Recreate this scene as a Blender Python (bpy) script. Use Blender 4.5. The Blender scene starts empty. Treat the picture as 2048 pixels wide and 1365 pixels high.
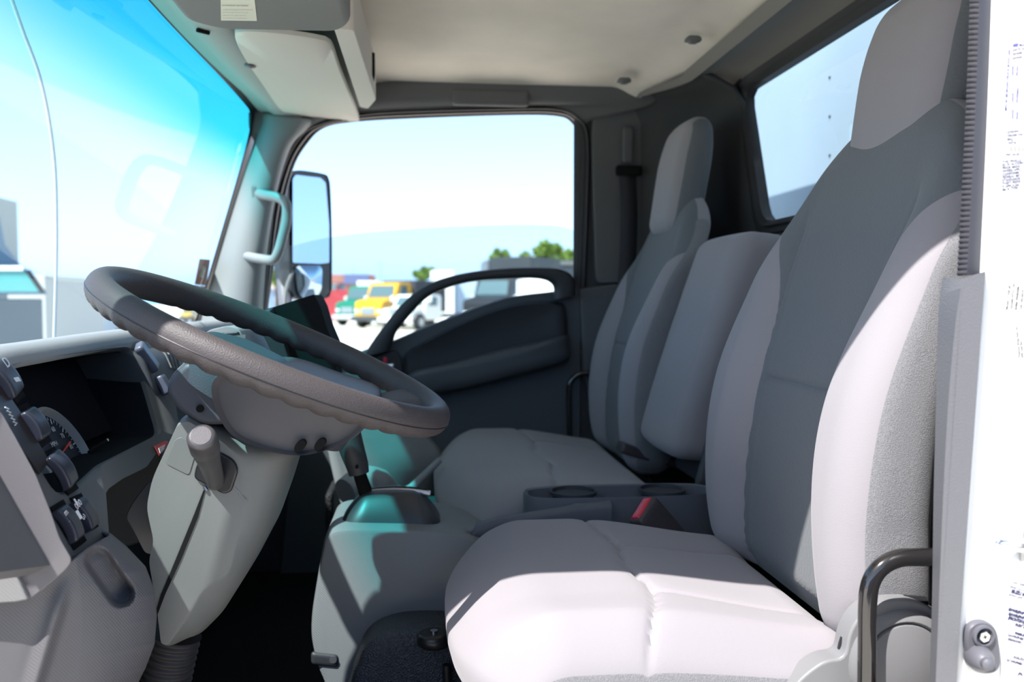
import bpy, bmesh, math, random
import numpy as np
from mathutils import Vector, Matrix
random.seed(7)
SC = bpy.context.scene
COL = SC.collection

# ---------------------------------------------------------------- camera, sun, sky
FPX = 1742.0
TH = math.atan(82.5 / FPX)
AL = math.atan(184 / FPX * math.cos(TH))
CF = np.array([math.sin(AL) * math.cos(TH), math.cos(AL) * math.cos(TH), -math.sin(TH)])
CR = np.array([math.cos(AL), -math.sin(AL), 0.0])
CU = np.array([math.sin(AL) * math.sin(TH), math.cos(AL) * math.sin(TH), math.cos(TH)])
EYE = np.array([0.0, 0.0, 1.70])
cam_d = bpy.data.cameras.new('camera')
cam_d.sensor_width = 36.0
cam_d.lens = FPX * 36.0 / 2048.0
cam_d.clip_start = 0.02
cam_d.clip_end = 600
cam = bpy.data.objects.new('camera', cam_d)
COL.objects.link(cam)
m = Matrix(((CR[0], CU[0], -CF[0], EYE[0]), (CR[1], CU[1], -CF[1], EYE[1]), (CR[2], CU[2], -CF[2], EYE[2]), (0, 0, 0, 1)))
cam.matrix_world = m
cam_d.dof.use_dof = True
cam_d.dof.focus_distance = 1.12
cam_d.dof.aperture_fstop = 4.8
SC.camera = cam

SUNV = Vector((-0.505, -0.47, 1.0)).normalized()      # towards the sun
sun_d = bpy.data.lights.new('sun', 'SUN')
sun_d.energy = 11.5
sun_d.angle = math.radians(0.6)
sun_d.color = (1.0, 0.965, 0.93)
sun = bpy.data.objects.new('sun', sun_d)
sun.rotation_euler = SUNV.to_track_quat('Z', 'Y').to_euler()
sun.location = (-3, -3, 8)
COL.objects.link(sun)

SKY_K = 0.20
HAZE = (0.24, 0.70, 1.62)
world = bpy.data.worlds.new('World')
SC.world = world
world.use_nodes = True
wn = world.node_tree.nodes
wl = world.node_tree.links
bg = wn['Background']
sky = wn.new('ShaderNodeTexSky')
sky.sky_type = 'NISHITA'
sky.sun_disc = False
sky.sun_elevation = math.asin(SUNV.z)
sky.sun_rotation = math.atan2(SUNV.x, SUNV.y)
sky.air_density = 1.3
sky.dust_density = 1.5
sky.ozone_density = 1.0
# pale summer haze low over the horizon, deep blue overhead
wtc = wn.new('ShaderNodeTexCoord'); wsep = wn.new('ShaderNodeSeparateXYZ'); wmr = wn.new('ShaderNodeMapRange'); wmr.interpolation_type = 'SMOOTHSTEP'
wl.new(wtc.outputs['Generated'], wsep.inputs[0]); wl.new(wsep.outputs[2], wmr.inputs[0])
wmr.inputs[1].default_value = 0.02; wmr.inputs[2].default_value = 0.55; wmr.inputs[3].default_value = 1.0; wmr.inputs[4].default_value = 0.0
wsc = wn.new('ShaderNodeVectorMath'); wsc.operation = 'SCALE'; wsc.inputs[3].default_value = SKY_K
wl.new(sky.outputs[0], wsc.inputs[0])
whz = wn.new('ShaderNodeVectorMath'); whz.operation = 'SCALE'; whz.inputs[0].default_value = HAZE; wl.new(wmr.outputs[0], whz.inputs[3])
wad = wn.new('ShaderNodeVectorMath'); wad.operation = 'ADD'; wl.new(wsc.outputs[0], wad.inputs[0]); wl.new(whz.outputs[0], wad.inputs[1])
wl.new(wad.outputs[0], bg.inputs[0])
bg.inputs[1].default_value = 1.0

SC.view_settings.view_transform = 'Standard'
SC.view_settings.look = 'None'
SC.view_settings.exposure = 0.0
SC.view_settings.gamma = 1.0
SC.view_settings.use_curve_mapping = False
SC.cycles.max_bounces = 10
SC.cycles.transparent_max_bounces = 24
SC.cycles.use_denoising = True
SC.cycles.sample_clamp_indirect = 6.0
SC.cycles.caustics_reflective = False
SC.cycles.caustics_refractive = False

# ---------------------------------------------------------------- measuring helpers: where a sight line meets a real plane of the cab
def ray(px, py):
    return CF + CR * (px - 1024) / FPX + CU * (682.5 - py) / FPX
def at(px, py, Y):
    d = ray(px, py); return EYE + d * (Y / d[1])
def atX(px, py, X):
    d = ray(px, py); return EYE + d * (X / d[0])
def atZ(px, py, Z):
    d = ray(px, py); return EYE + d * ((Z - EYE[2]) / d[2])
def atP(px, py, p0, n):
    d = ray(px, py); p0 = np.array(p0, float); n = np.array(n, float)
    return EYE + d * (((p0 - EYE) @ n) / (d @ n))

# ---------------------------------------------------------------- materials
MATS = {}
def mat(name, col, rough=0.5, spec=0.5, metal=0.0, bump=0.0, scale=400.0, kind='noise', detail=2.0, vary=0.0, vscale=3.0, emit=None, coat=0.0, sheen=0.0):
    if name in MATS: return MATS[name]
    M = bpy.data.materials.new(name); M.use_nodes = True
    nt = M.node_tree; b = nt.nodes['Principled BSDF']
    b.inputs['Base Color'].default_value = (*col, 1)
    b.inputs['Roughness'].default_value = rough
    b.inputs['Specular IOR Level'].default_value = spec
    b.inputs['Metallic'].default_value = metal
    b.inputs['Coat Weight'].default_value = coat
    b.inputs['Sheen Weight'].default_value = sheen
    tc = nt.nodes.new('ShaderNodeTexCoord')
    if bump > 0:
        if kind == 'voronoi':
            t = nt.nodes.new('ShaderNodeTexVoronoi'); t.feature = 'F1'; out = t.outputs['Distance']
            t.inputs['Scale'].default_value = scale
        elif kind == 'wave':
            t = nt.nodes.new('ShaderNodeTexWave'); out = t.outputs['Fac']; t.wave_type = 'BANDS'; t.bands_direction = 'DIAGONAL'
            t.inputs['Scale'].default_value = scale
        else:
            t = nt.nodes.new('ShaderNodeTexNoise'); out = t.outputs['Fac']
            t.inputs['Scale'].default_value = scale; t.inputs['Detail'].default_value = detail
        nt.links.new(tc.outputs['Object'], t.inputs['Vector'])
        bp = nt.nodes.new('ShaderNodeBump'); bp.inputs['Strength'].default_value = bump; bp.inputs['Distance'].default_value = 0.002
        nt.links.new(out, bp.inputs['Height']); nt.links.new(bp.outputs[0], b.inputs['Normal'])
    if vary > 0:
        n2 = nt.nodes.new('ShaderNodeTexNoise'); n2.inputs['Scale'].default_value = vscale; n2.inputs['Detail'].default_value = 5
        nt.links.new(tc.outputs['Object'], n2.inputs['Vector'])
        rp = nt.nodes.new('ShaderNodeValToRGB')
        rp.color_ramp.elements[0].position = 0.3; rp.color_ramp.elements[1].position = 0.7
        rp.color_ramp.elements[0].color = (*[c * (1 - vary) for c in col], 1)
        rp.color_ramp.elements[1].color = (*[min(1, c * (1 + vary)) for c in col], 1)
        nt.links.new(n2.outputs['Fac'], rp.inputs[0]); nt.links.new(rp.outputs[0], b.inputs['Base Color'])
    if emit:
        b.inputs['Emission Color'].default_value = (*emit[:3], 1); b.inputs['Emission Strength'].default_value = emit[3]
    MATS[name] = M
    return M

def glass(name, tint, refl=1.0, band=None):
    M = bpy.data.materials.new(name); M.use_nodes = True
    nt = M.node_tree; nt.nodes.clear()
    out = nt.nodes.new('ShaderNodeOutputMaterial'); tr = nt.nodes.new('ShaderNodeBsdfTransparent')
    gl = nt.nodes.new('ShaderNodeBsdfGlossy'); gl.inputs['Roughness'].default_value = 0.0
    mx = nt.nodes.new('ShaderNodeMixShader')
    # reflectance of a thin pane, the same from both sides
    ge = nt.nodes.new('ShaderNodeNewGeometry'); dt = nt.nodes.new('ShaderNodeVectorMath'); dt.operation = 'DOT_PRODUCT'
    nt.links.new(ge.outputs['Incoming'], dt.inputs[0]); nt.links.new(ge.outputs['Normal'], dt.inputs[1])
    def mth(op, a, b=None):
        n_ = nt.nodes.new('ShaderNodeMath'); n_.operation = op
        for i_, q_ in enumerate((a, b)):
            if q_ is None: continue
            if isinstance(q_, (int, float)): n_.inputs[i_].default_value = q_
            else: nt.links.new(q_, n_.inputs[i_])
        return n_.outputs[0]
    k_ = mth('POWER', mth('SUBTRACT', 1.0, mth('ABSOLUTE', dt.outputs['Value'])), 5.0)
    nt.links.new(mth('MULTIPLY', mth('ADD', mth('MULTIPLY', k_, 0.93), 0.07), refl), mx.inputs[0])
    nt.links.new(tr.outputs[0], mx.inputs[1]); nt.links.new(gl.outputs[0], mx.inputs[2]); nt.links.new(mx.outputs[0], out.inputs[0])
    tr.inputs[0].default_value = (*tint, 1)
    if band:
        z0, z1, bt = band
        g = nt.nodes.new('ShaderNodeTexCoord'); s = nt.nodes.new('ShaderNodeSeparateXYZ'); mr = nt.nodes.new('ShaderNodeMapRange')
        mr.interpolation_type = 'SMOOTHSTEP'
        mr.inputs[1].default_value = z0; mr.inputs[2].default_value = z1
        mc = nt.nodes.new('ShaderNodeMix'); mc.data_type = 'RGBA'
        mc.inputs[6].default_value = (*tint, 1); mc.inputs[7].default_value = (*bt, 1)
        nt.links.new(g.outputs['Object'], s.inputs[0]); nt.links.new(s.outputs[2], mr.inputs[0])
        nt.links.new(mr.outputs[0], mc.inputs[0]); nt.links.new(mc.outputs[2], tr.inputs[0])
    MATS[name] = M
    return M

# ---------------------------------------------------------------- mesh helpers
def link(o, parent=None):
    COL.objects.link(o)
    if parent is not None: o.parent = parent
    return o
def tag(o, label=None, cat=None, group=None, kind=None):
    if label: o['label'] = label
    if cat: o['category'] = cat
    if group: o['group'] = group
    if kind: o['kind'] = kind
    return o
def empty(name, loc, label, cat, group=None):
    o = bpy.data.objects.new(name, None); o.empty_display_size = 0.05
    link(o); o.location = Vector([float(c) for c in loc])
    return tag(o, label, cat, group)
def mesh(name, v, f, mt, parent=None, smooth=True, bevel=0.0, seg=3, sub=0, mi=None, angle=35):
    me = bpy.data.meshes.new(name)
    v = np.asarray(v, float)
    if parent is not None:
        v = v - np.array(parent_origin(parent))
    me.from_pydata([tuple(p) for p in v], [], [tuple(int(i) for i in q) for q in f])
    bm = bmesh.new(); bm.from_mesh(me)
    bmesh.ops.recalc_face_normals(bm, faces=bm.faces)
    bm.to_mesh(me); bm.free()
    me.update()
    mts = mt if isinstance(mt, (list, tuple)) else [mt]
    for q in mts: me.materials.append(q)
    if mi is not None: me.polygons.foreach_set('material_index', np.asarray(mi, dtype=np.int32))
    if smooth: me.polygons.foreach_set('use_smooth', np.ones(len(me.polygons), dtype=bool))
    o = bpy.data.objects.new(name, me)
    link(o, parent)
    if bevel > 0:
        b = o.modifiers.new('bevel', 'BEVEL'); b.width = bevel; b.segments = seg; b.limit_method = 'ANGLE'
        b.angle_limit = math.radians(angle); b.harden_normals = smooth
    elif smooth and not sub:
        me.set_sharp_from_angle(angle=math.radians(50))
    if sub:
        s = o.modifiers.new('sub', 'SUBSURF'); s.levels = sub; s.render_levels = sub
    return o
def parent_origin(o):
    p = Vector((0, 0, 0))
    while o is not None:
        p += o.location; o = o.parent
    return p
def cat(*parts):
    V = []; F = []; n = 0
    for v, f in parts:
        v = np.asarray(v, float); V.append(v); F += [tuple(int(i) + n for i in q) for q in f]; n += len(v)
    return np.vstack(V), F
def softbox(size, r, n=(10, 10, 10)):
    h = np.array(size, float) / 2; r = min(r, *(h * 0.999))
    idx = {}; V = []; F = []
    def vid(i, j, k):
        key = (i, j, k)
        if key not in idx:
            idx[key] = len(V); V.append([2 * i / n[0] - 1, 2 * j / n[1] - 1, 2 * k / n[2] - 1])
        return idx[key]
    nx, ny, nz = n
    for i in range(nx):
        for j in range(ny):
            F.append((vid(i, j, 0), vid(i, j + 1, 0), vid(i + 1, j + 1, 0), vid(i + 1, j, 0)))
            F.append((vid(i, j, nz), vid(i + 1, j, nz), vid(i + 1, j + 1, nz), vid(i, j + 1, nz)))
    for i in range(nx):
        for k in range(nz):
            F.append((vid(i, 0, k), vid(i + 1, 0, k), vid(i + 1, 0, k + 1), vid(i, 0, k + 1)))
            F.append((vid(i, ny, k), vid(i, ny, k + 1), vid(i + 1, ny, k + 1), vid(i + 1, ny, k)))
    for j in range(ny):
        for k in range(nz):
            F.append((vid(0, j, k), vid(0, j, k + 1), vid(0, j + 1, k + 1), vid(0, j + 1, k)))
            F.append((vid(nx, j, k), vid(nx, j + 1, k), vid(nx, j + 1, k + 1), vid(nx, j, k + 1)))
    P = np.array(V)
    # spread samples so that the rounded rims get some of them
    Q = np.sign(P) * (np.abs(P) ** 0.8) * h
    inn = np.clip(Q, -(h - r), h - r); d = Q - inn
    L = np.linalg.norm(d, axis=1, keepdims=True)
    # surface points: push to radius r
    full = np.where(L > 1e-9, inn + d / np.maximum(L, 1e-9) * r, Q)
    return full, F
def frame(o, ex, ey, ez):
    M = np.array([ex, ey, ez], float); o = np.array(o, float)
    return lambda P: o + np.asarray(P) @ M
def unit(v):
    v = np.asarray(v, float); return v / np.linalg.norm(v)
def boxv(c, size, ex=(1, 0, 0), ey=(0, 1, 0), ez=(0, 0, 1)):
    h = np.array(size) / 2.0
    P = np.array([[sx, sy, sz] for sz in (-1, 1) for sy in (-1, 1) for sx in (-1, 1)]) * h
    P = np.array(c, float) + P @ np.array([ex, ey, ez], float)
    return P, [(0, 2, 3, 1), (4, 5, 7, 6), (0, 1, 5, 4), (2, 6, 7, 3), (0, 4, 6, 2), (1, 3, 7, 5)]
def catmull(pts, n=8, closed=False):
    P = np.asarray(pts, float); N = len(P); out = []
    segs = N if closed else N - 1
    for i in range(segs):
        p0 = P[(i - 1) % N] if closed or i > 0 else P[0] * 2 - P[1]
        p1 = P[i % N]; p2 = P[(i + 1) % N]
        p3 = P[(i + 2) % N] if closed or i + 2 < N else P[-1] * 2 - P[-2]
        for k in range(n):
            t = k / n
            out.append(0.5 * ((2 * p1) + (-p0 + p2) * t + (2 * p0 - 5 * p1 + 4 * p2 - p3) * t * t + (-p0 + 3 * p1 - 3 * p2 + p3) * t ** 3))
    if not closed: out.append(P[-1])
    return np.array(out)
def fillet(pts, r, seg=5):
    P = np.asarray(pts, float); N = len(P); out = []
    for i in range(N):
        a, b, c = P[i - 1], P[i], P[(i + 1) % N]
        rr = r[i] if isinstance(r, (list, tuple)) else r
        u = a - b; w = c - b; lu = np.linalg.norm(u); lw = np.linalg.norm(w)
        d = min(rr, lu * 0.45, lw * 0.45)
        p = b + u / lu * d; q = b + w / lw * d
        for k in range(seg + 1):
            t = k / seg
            out.append((1 - t) ** 2 * p + 2 * t * (1 - t) * b + t * t * q)
    return np.array(out)
def prism(pts, vec):
    P = np.asarray(pts, float); n = len(P); Q = P + np.array(vec, float)
    F = [tuple(range(n)), tuple(range(2 * n - 1, n - 1, -1))]
    F += [(i, n + i, n + (i + 1) % n, (i + 1) % n) for i in range(n)]
    return np.vstack([P, Q]), F
def tprism(P, Q):
    P = np.asarray(P, float); Q = np.asarray(Q, float); n = len(P)
    F = [tuple(range(n)), tuple(range(2 * n - 1, n - 1, -1))]
    F += [(i, n + i, n + (i + 1) % n, (i + 1) % n) for i in range(n)]
    return np.vstack([P, Q]), F
def loft(rings, closed=True, caps=True):
    R = [np.asarray(r, float) for r in rings]; n = len(R[0]); F = []
    for a in range(len(R) - 1):
        for i in range(n if closed else n - 1):
            j = (i + 1) % n
            F.append((a * n + i, a * n + j, (a + 1) * n + j, (a + 1) * n + i))
    if caps and closed:
        if caps != 'end': F.append(tuple(range(n)))
        F.append(tuple(range((len(R) - 1) * n, len(R) * n)))
    return np.vstack(R), F
def tube(path, r, seg=16, closed=False, prof=None):
    P = np.asarray(path, float); N = len(P); rings = []
    T = np.gradient(P, axis=0) if not closed else (np.roll(P, -1, 0) - np.roll(P, 1, 0))
    T = T / np.linalg.norm(T, axis=1, keepdims=True)
    up = np.array([0, 0, 1.0]) if abs(T[0][2]) < 0.9 else np.array([0, 1.0, 0])
    nrm = unit(up - T[0] * (up @ T[0]))
    rr = np.full(N, r, float) if np.isscalar(r) else np.asarray(r, float)
    for i in range(N):
        nrm = unit(nrm - T[i] * (nrm @ T[i])); b = np.cross(T[i], nrm)
        a = np.linspace(0, 2 * np.pi, seg, endpoint=False)
        rings.append(P[i] + rr[i] * (np.cos(a)[:, None] * nrm + np.sin(a)[:, None] * b))
    v, f = loft(rings, True, not closed)
    if closed:
        n = seg; a = N - 1
        f += [(a * n + i, a * n + (i + 1) % n, (i + 1) % n, i) for i in range(n)]
    return v, f
def cyl(p, q, r, r2=None, seg=24):
    return tube([p, q], [r, r if r2 is None else r2], seg)
def ring_surface(loops):
    """a band through several closed loops with equal point counts"""
    return loft(loops, True, False)
def resample(P, n, closed=True):
    P = np.asarray(P, float)
    Q = np.vstack([P, P[:1]]) if closed else P
    d = np.r_[0, np.cumsum(np.linalg.norm(np.diff(Q, axis=0), axis=1))]
    s = np.linspace(0, d[-1], n, endpoint=not closed)
    return np.stack([np.interp(s, d, Q[:, k]) for k in range(3)], -1)
def sheet(rails, n=24, cross=6, thick=0.0, out=(0, 0, 1)):
    """smooth surface across several open rails"""
    R = [resample(r, n, False) for r in rails] if n else [np.asarray(r, float) for r in rails]
    n = len(R[0])
    R = np.array(R)
    G = np.array([catmull(R[:, i], cross) for i in range(n)])   # n x m x 3
    m_ = G.shape[1]; V = G.reshape(-1, 3)
    F = [(i * m_ + j, i * m_ + j + 1, (i + 1) * m_ + j + 1, (i + 1) * m_ + j) for i in range(n - 1) for j in range(m_ - 1)]
    return V, F
def solid(o, t, off=-1):
    s = o.modifiers.new('thick', 'SOLIDIFY'); s.thickness = t; s.offset = off
    return o
def sint(x, xs, ys):
    """smooth interpolation through a table (Catmull-Rom)"""
    xs = np.array(xs, float); ys = np.array(ys, float); x = np.clip(x, xs[0], xs[-1])
    m_ = np.gradient(ys, xs); i = np.clip(np.searchsorted(xs, x) - 1, 0, len(xs) - 2); h = xs[i + 1] - xs[i]; t = (x - xs[i]) / h
    return (2 * t ** 3 - 3 * t ** 2 + 1) * ys[i] + (t ** 3 - 2 * t ** 2 + t) * h * m_[i] + (-2 * t ** 3 + 3 * t ** 2) * ys[i + 1] + (t ** 3 - t ** 2) * h * m_[i + 1]
def gauss(d, w): return np.exp(-(d / w) ** 2)
def sstep(x, a, b):
    t = np.clip((x - a) / (b - a), 0, 1); return t * t * (3 - 2 * t)
def text(parent, s, loc, right, up, size, mt, name='lettering', align='LEFT', sx=1.0, bold=0.0):
    c = bpy.data.curves.new(name, 'FONT'); c.body = s; c.size = size; c.extrude = 0.00005; c.align_x = align; c.offset = bold
    c.materials.append(mt)
    t_ = bpy.data.objects.new('tmp', c); COL.objects.link(t_)
    me = bpy.data.meshes.new_from_object(t_.evaluated_get(bpy.context.evaluated_depsgraph_get()))
    bpy.data.objects.remove(t_); bpy.data.curves.remove(c)
    me.name = name
    if len(me.materials) == 0: me.materials.append(mt)
    o = bpy.data.objects.new(name, me); link(o, parent)
    r = unit(right); u = unit(np.array(up, float) - r * (np.array(up, float) @ r)); n = np.cross(r, u)
    l = np.array(loc, float) - (np.array(parent_origin(parent)) if parent is not None else 0)
    o.matrix_local = Matrix(((r[0] * sx, u[0], n[0], l[0]), (r[1] * sx, u[1], n[1], l[1]), (r[2] * sx, u[2], n[2], l[2]), (0, 0, 0, 1)))
    return o

# ---------------------------------------------------------------- the materials of the cab
FAB = mat('seat_fabric_light', (0.235, 0.225, 0.235), 0.95, 0.15, bump=0.25, scale=900, vary=0.05, vscale=6, sheen=0.2)
FAB_IN = mat('seat_fabric_insert', (0.165, 0.172, 0.178), 0.95, 0.15, bump=0.35, scale=260, kind='voronoi', vary=0.04, vscale=8, sheen=0.2)
FAB_SIDE = mat('seat_fabric_side', (0.16, 0.16, 0.168), 0.95, 0.1, bump=0.9, scale=380, vary=0.12, vscale=330)
def zonemat():
    M = bpy.data.materials.new('seat_cloth'); M.use_nodes = True; MATS['seat_cloth'] = M
    nt = M.node_tree; L = nt.links; b = nt.nodes['Principled BSDF']; b.inputs['Roughness'].default_value = 0.95
    b.inputs['Specular IOR Level'].default_value = 0.15; b.inputs['Sheen Weight'].default_value = 0.15
    tc = nt.nodes.new('ShaderNodeTexCoord')
    def step(nm):
        a = nt.nodes.new('ShaderNodeAttribute'); a.attribute_name = nm
        m_ = nt.nodes.new('ShaderNodeMapRange'); m_.inputs[1].default_value = -0.0004; m_.inputs[2].default_value = 0.0004
        L.new(a.outputs['Fac'], m_.inputs[0]); return m_.outputs[0]
    z1, z2 = step('insert'), step('side')
    def mixc(f, a, c):
        m_ = nt.nodes.new('ShaderNodeMix'); m_.data_type = 'RGBA'; L.new(f, m_.inputs[0])
        for i_, q_ in ((6, a), (7, c)):
            if isinstance(q_, tuple): m_.inputs[i_].default_value = (*q_, 1)
            else: L.new(q_, m_.inputs[i_])
        return m_.outputs[2]
    n0 = nt.nodes.new('ShaderNodeTexNoise'); n0.inputs['Scale'].default_value = 820; n0.inputs['Detail'].default_value = 3; L.new(tc.outputs['Object'], n0.inputs['Vector'])
    rp = nt.nodes.new('ShaderNodeMapRange'); rp.inputs[1].default_value = 0.3; rp.inputs[2].default_value = 0.7; rp.inputs[3].default_value = 0.74; rp.inputs[4].default_value = 1.22
    L.new(n0.outputs['Fac'], rp.inputs[0])
    vo = nt.nodes.new('ShaderNodeTexVoronoi'); vo.inputs['Scale'].default_value = 230; L.new(tc.outputs['Object'], vo.inputs['Vector'])
    col = mixc(z2, mixc(z1, (0.25, 0.235, 0.25), (0.122, 0.132, 0.142)), (0.185, 0.185, 0.195))
    vm = nt.nodes.new('ShaderNodeVectorMath'); vm.operation = 'SCALE'; L.new(col, vm.inputs[0])
    # grain shows in the colour only on the coarse side cloth
    g1 = nt.nodes.new('ShaderNodeMix'); L.new(z2, g1.inputs[0]); g1.inputs[2].default_value = 1.0; L.new(rp.outputs[0], g1.inputs[3]); L.new(g1.outputs[0], vm.inputs[3])
    L.new(vm.outputs[0], b.inputs['Base Color'])
    hm = nt.nodes.new('ShaderNodeMix'); L.new(z1, hm.inputs[0]); L.new(n0.outputs['Fac'], hm.inputs[2]); L.new(vo.outputs['Distance'], hm.inputs[3])
    bp = nt.nodes.new('ShaderNodeBump'); bp.inputs['Distance'].default_value = 0.002
    st = nt.nodes.new('ShaderNodeMix'); L.new(z2, st.inputs[0]); st.inputs[2].default_value = 0.16; st.inputs[3].default_value = 0.5; L.new(st.outputs[0], bp.inputs['Strength'])
    L.new(hm.outputs[0], bp.inputs['Height']); L.new(bp.outputs[0], b.inputs['Normal'])
    return M
CLOTH = zonemat()
def zones(o, ins, side):
    for nm, a_ in (('insert', ins), ('side', side)):
        at_ = o.data.attributes.new(nm, 'FLOAT', 'POINT'); at_.data.foreach_set('value', np.asarray(a_, dtype=np.float32))
    return o
PL_GREY = mat('plastic_grey', (0.15, 0.15, 0.155), 0.5, 0.4, bump=0.12, scale=900)
PL_MID = mat('plastic_mid_grey', (0.10, 0.10, 0.105), 0.55, 0.4, bump=0.12, scale=900)
PL_COL = mat('plastic_column', (0.15, 0.156, 0.15), 0.5, 0.4, bump=0.08, scale=900)
PL_WEAVE = mat('plastic_weave', (0.19, 0.19, 0.19), 0.5, 0.4, bump=0.2, scale=150, kind='wave')
PL_DARK = mat('plastic_dark', (0.025, 0.026, 0.03), 0.5, 0.4, bump=0.1, scale=900)
PL_SLATE = mat('plastic_slate', (0.055, 0.058, 0.065), 0.5, 0.4, bump=0.1, scale=900)
BLACK = mat('black_plastic', (0.012, 0.012, 0.014), 0.35, 0.5)
MATTE = mat('black_matte', (0.01, 0.01, 0.01), 0.9, 0.1)
RUBBER = mat('rubber', (0.03, 0.028, 0.03), 0.6, 0.4)
WHEEL = mat('wheel_leatherette', (0.060, 0.052, 0.053), 0.52, 0.35, bump=0.22, scale=650, kind='voronoi')
HEAD = mat('headliner_cloth', (0.80, 0.73, 0.645), 0.95, 0.1, bump=0.15, scale=700, vary=0.07, vscale=5)
RAILM = mat('headliner_rail', (0.13, 0.13, 0.13), 0.8, 0.2)
REARM = mat('rear_wall_trim', (0.06, 0.06, 0.062), 0.75, 0.2, bump=0.1, scale=600)
WHITE = mat('white_paint', (0.85, 0.85, 0.84), 0.3, 0.5, coat=0.3)
CHROME = mat('chrome', (0.7, 0.7, 0.72), 0.15, 0.5, metal=1.0)
TUBE = mat('gloss_black_tube', (0.012, 0.011, 0.011), 0.12, 0.6, coat=0.5)
CARPET = mat('floor_mat', (0.012, 0.012, 0.013), 0.95, 0.1, bump=0.6, scale=300)
RED = mat('red_button', (0.55, 0.03, 0.05), 0.3, 0.5)
WMARK = mat('white_marking', (0.75, 0.75, 0.78), 0.6, 0.3)
INK = mat('label_ink', (0.04, 0.04, 0.10), 0.7, 0.2)
INKG = mat('label_ink_faded', (0.32, 0.30, 0.28), 0.7, 0.2)
PAPER = mat('label_paper', (0.80, 0.79, 0.76), 0.6, 0.3)
CREAM = mat('cream_paper', (0.62, 0.62, 0.52), 0.6, 0.3)
BEIGE = mat('visor_beige', (0.58, 0.55, 0.50), 0.7, 0.3, bump=0.1, scale=500)
CONS = mat('overhead_grey', (0.145, 0.148, 0.145), 0.65, 0.3, bump=0.1, scale=500)
PILL = mat('pillar_light_grey', (0.22, 0.235, 0.24), 0.55, 0.4, bump=0.08, scale=700)
WGL = glass('windshield_glass', (0.86, 0.965, 0.985), 0.55, band=(1.97, 2.12, (0.06, 0.66, 0.68)))
SGL = glass('side_glass', (0.86, 0.93, 0.93), 0.6)
RGL = glass('rear_glass', (0.38, 0.50, 0.58), 0.8)
CGL = glass('cluster_glass', (0.8, 0.8, 0.85), 0.5)
# ================================================================ CAB SHELL (setting)
def struct(o):
    o['kind'] = 'structure'; return o
def plate_hole(outer, hole, n=96):
    """plate between an outer and an inner loop (both closed, same turning sense), matched by angle round the hole's centre"""
    o = resample(outer, n * 4); h = resample(hole, n)
    c = h.mean(0)
    d0 = np.array(outer[1]) - np.array(outer[0]); nrm = None
    P = np.vstack([o, h]) - c
    u, s, vt = np.linalg.svd(P, full_matrices=False)
    e1, e2 = vt[0], vt[1]
    def ang(Q): return np.arctan2((Q - c) @ e2, (Q - c) @ e1)
    ah = ang(h); ao = ang(o)
    out = [o[np.argmin(np.abs(np.angle(np.exp(1j * (ao - a)))))] for a in ah]
    return out, h

# ---- ground outside
asph = mat('yard_concrete', (0.68, 0.64, 0.56), 0.9, 0.2, bump=0.3, scale=8, vary=0.10, vscale=0.25)
v, f = boxv((0, 60, -0.05), (400, 400, 0.1))
o = struct(mesh('ground', v, f, asph, smooth=False)); tag(o, 'pale sunlit concrete yard outside the cab')

# ---- unseen trailer side, added behind the camera to cut low sky light
v, f = boxv((2.0, -6.2, 1.45), (16.0, 2.4, 2.6)); o = struct(mesh('sky_blocker', v, f, mat('blocker_blue', (0.06, 0.09, 0.16), 0.6, 0.3), bevel=0.04))
# ---- cab floor and front bulkhead
v, f = cat(boxv((0.15, 1.62, 0.93), (1.5, 1.70, 0.04)))
struct(mesh('floor', v, f, CARPET, smooth=False, bevel=0.004))
v, f = cat(boxv((-0.60, 1.62, 1.22), (0.04, 1.72, 0.60)), boxv((-0.55, 1.62, 1.02), (0.14, 1.70, 0.16), unit((1, 0, -0.6)), (0, 1, 0), unit((0.6, 0, 1))))
struct(mesh('wall_front', v, f, PL_DARK, smooth=False, bevel=0.01))

# far kick panel closing the footwell beside the passenger door
v, f = boxv((-0.40, 2.45, 1.22), (0.50, 0.03, 0.66)); struct(mesh('wall_far', v, f, PL_DARK, bevel=0.01))
# ---- headliner
CZ = 2.283
xs = np.linspace(-0.47, 0.70, 50); ys = np.linspace(0.74, 2.42, 60)
G = []
for x in xs:
    for y in ys:
        z = CZ + 0.018 * (1 - ((y - 1.6) / 0.85) ** 2) - 0.012 * sstep(y, 2.30, 2.42) - 0.05 * sstep(-y, -0.90, -0.74) - 0.026 * sstep(x, 0.58, 0.70)
        xe = x
        if x > 0.4: xe = x - 0.10 * sstep(y, 2.0, 2.42) * (x - 0.4) / 0.3
        # little puckers pulled in by the trim clips
        for (cx, cy, a) in ((0.40, 1.63, 0.010), (0.50, 2.10, 0.008), (-0.02, 1.82, 0.003)):
            z -= a * math.exp(-((x - cx) ** 2 + (y - cy) ** 2) / 0.015 ** 2)
        G.append((xe, y, z))
n2 = len(ys)
F = [(i * n2 + j, i * n2 + j + 1, (i + 1) * n2 + j + 1, (i + 1) * n2 + j) for i in range(len(xs) - 1) for j in range(n2 - 1)]
ceil = struct(mesh('ceiling', G, F, HEAD)); solid(ceil, 0.02, 1)
rpx = at(1380, 78, 1.7)
# two trim clips holding the headliner
for (px, py, lb) in ((1386, 82, 'small grey headliner clip in the creased dimple nearest the rear window'), (1248, 164, 'small dark headliner clip by the far corner of the roof')):
    p = atZ(px, py, 2.268)
    v, f = softbox((0.035, 0.03, 0.02), 0.009, (8, 8, 6))
    v = v * (1 - 0.4 * (v[:, 2:3] < 0)) + p
    e = mesh('headliner_clip', v, f, CONS); tag(e, lb, 'trim clip', 'headliner clips')
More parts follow.
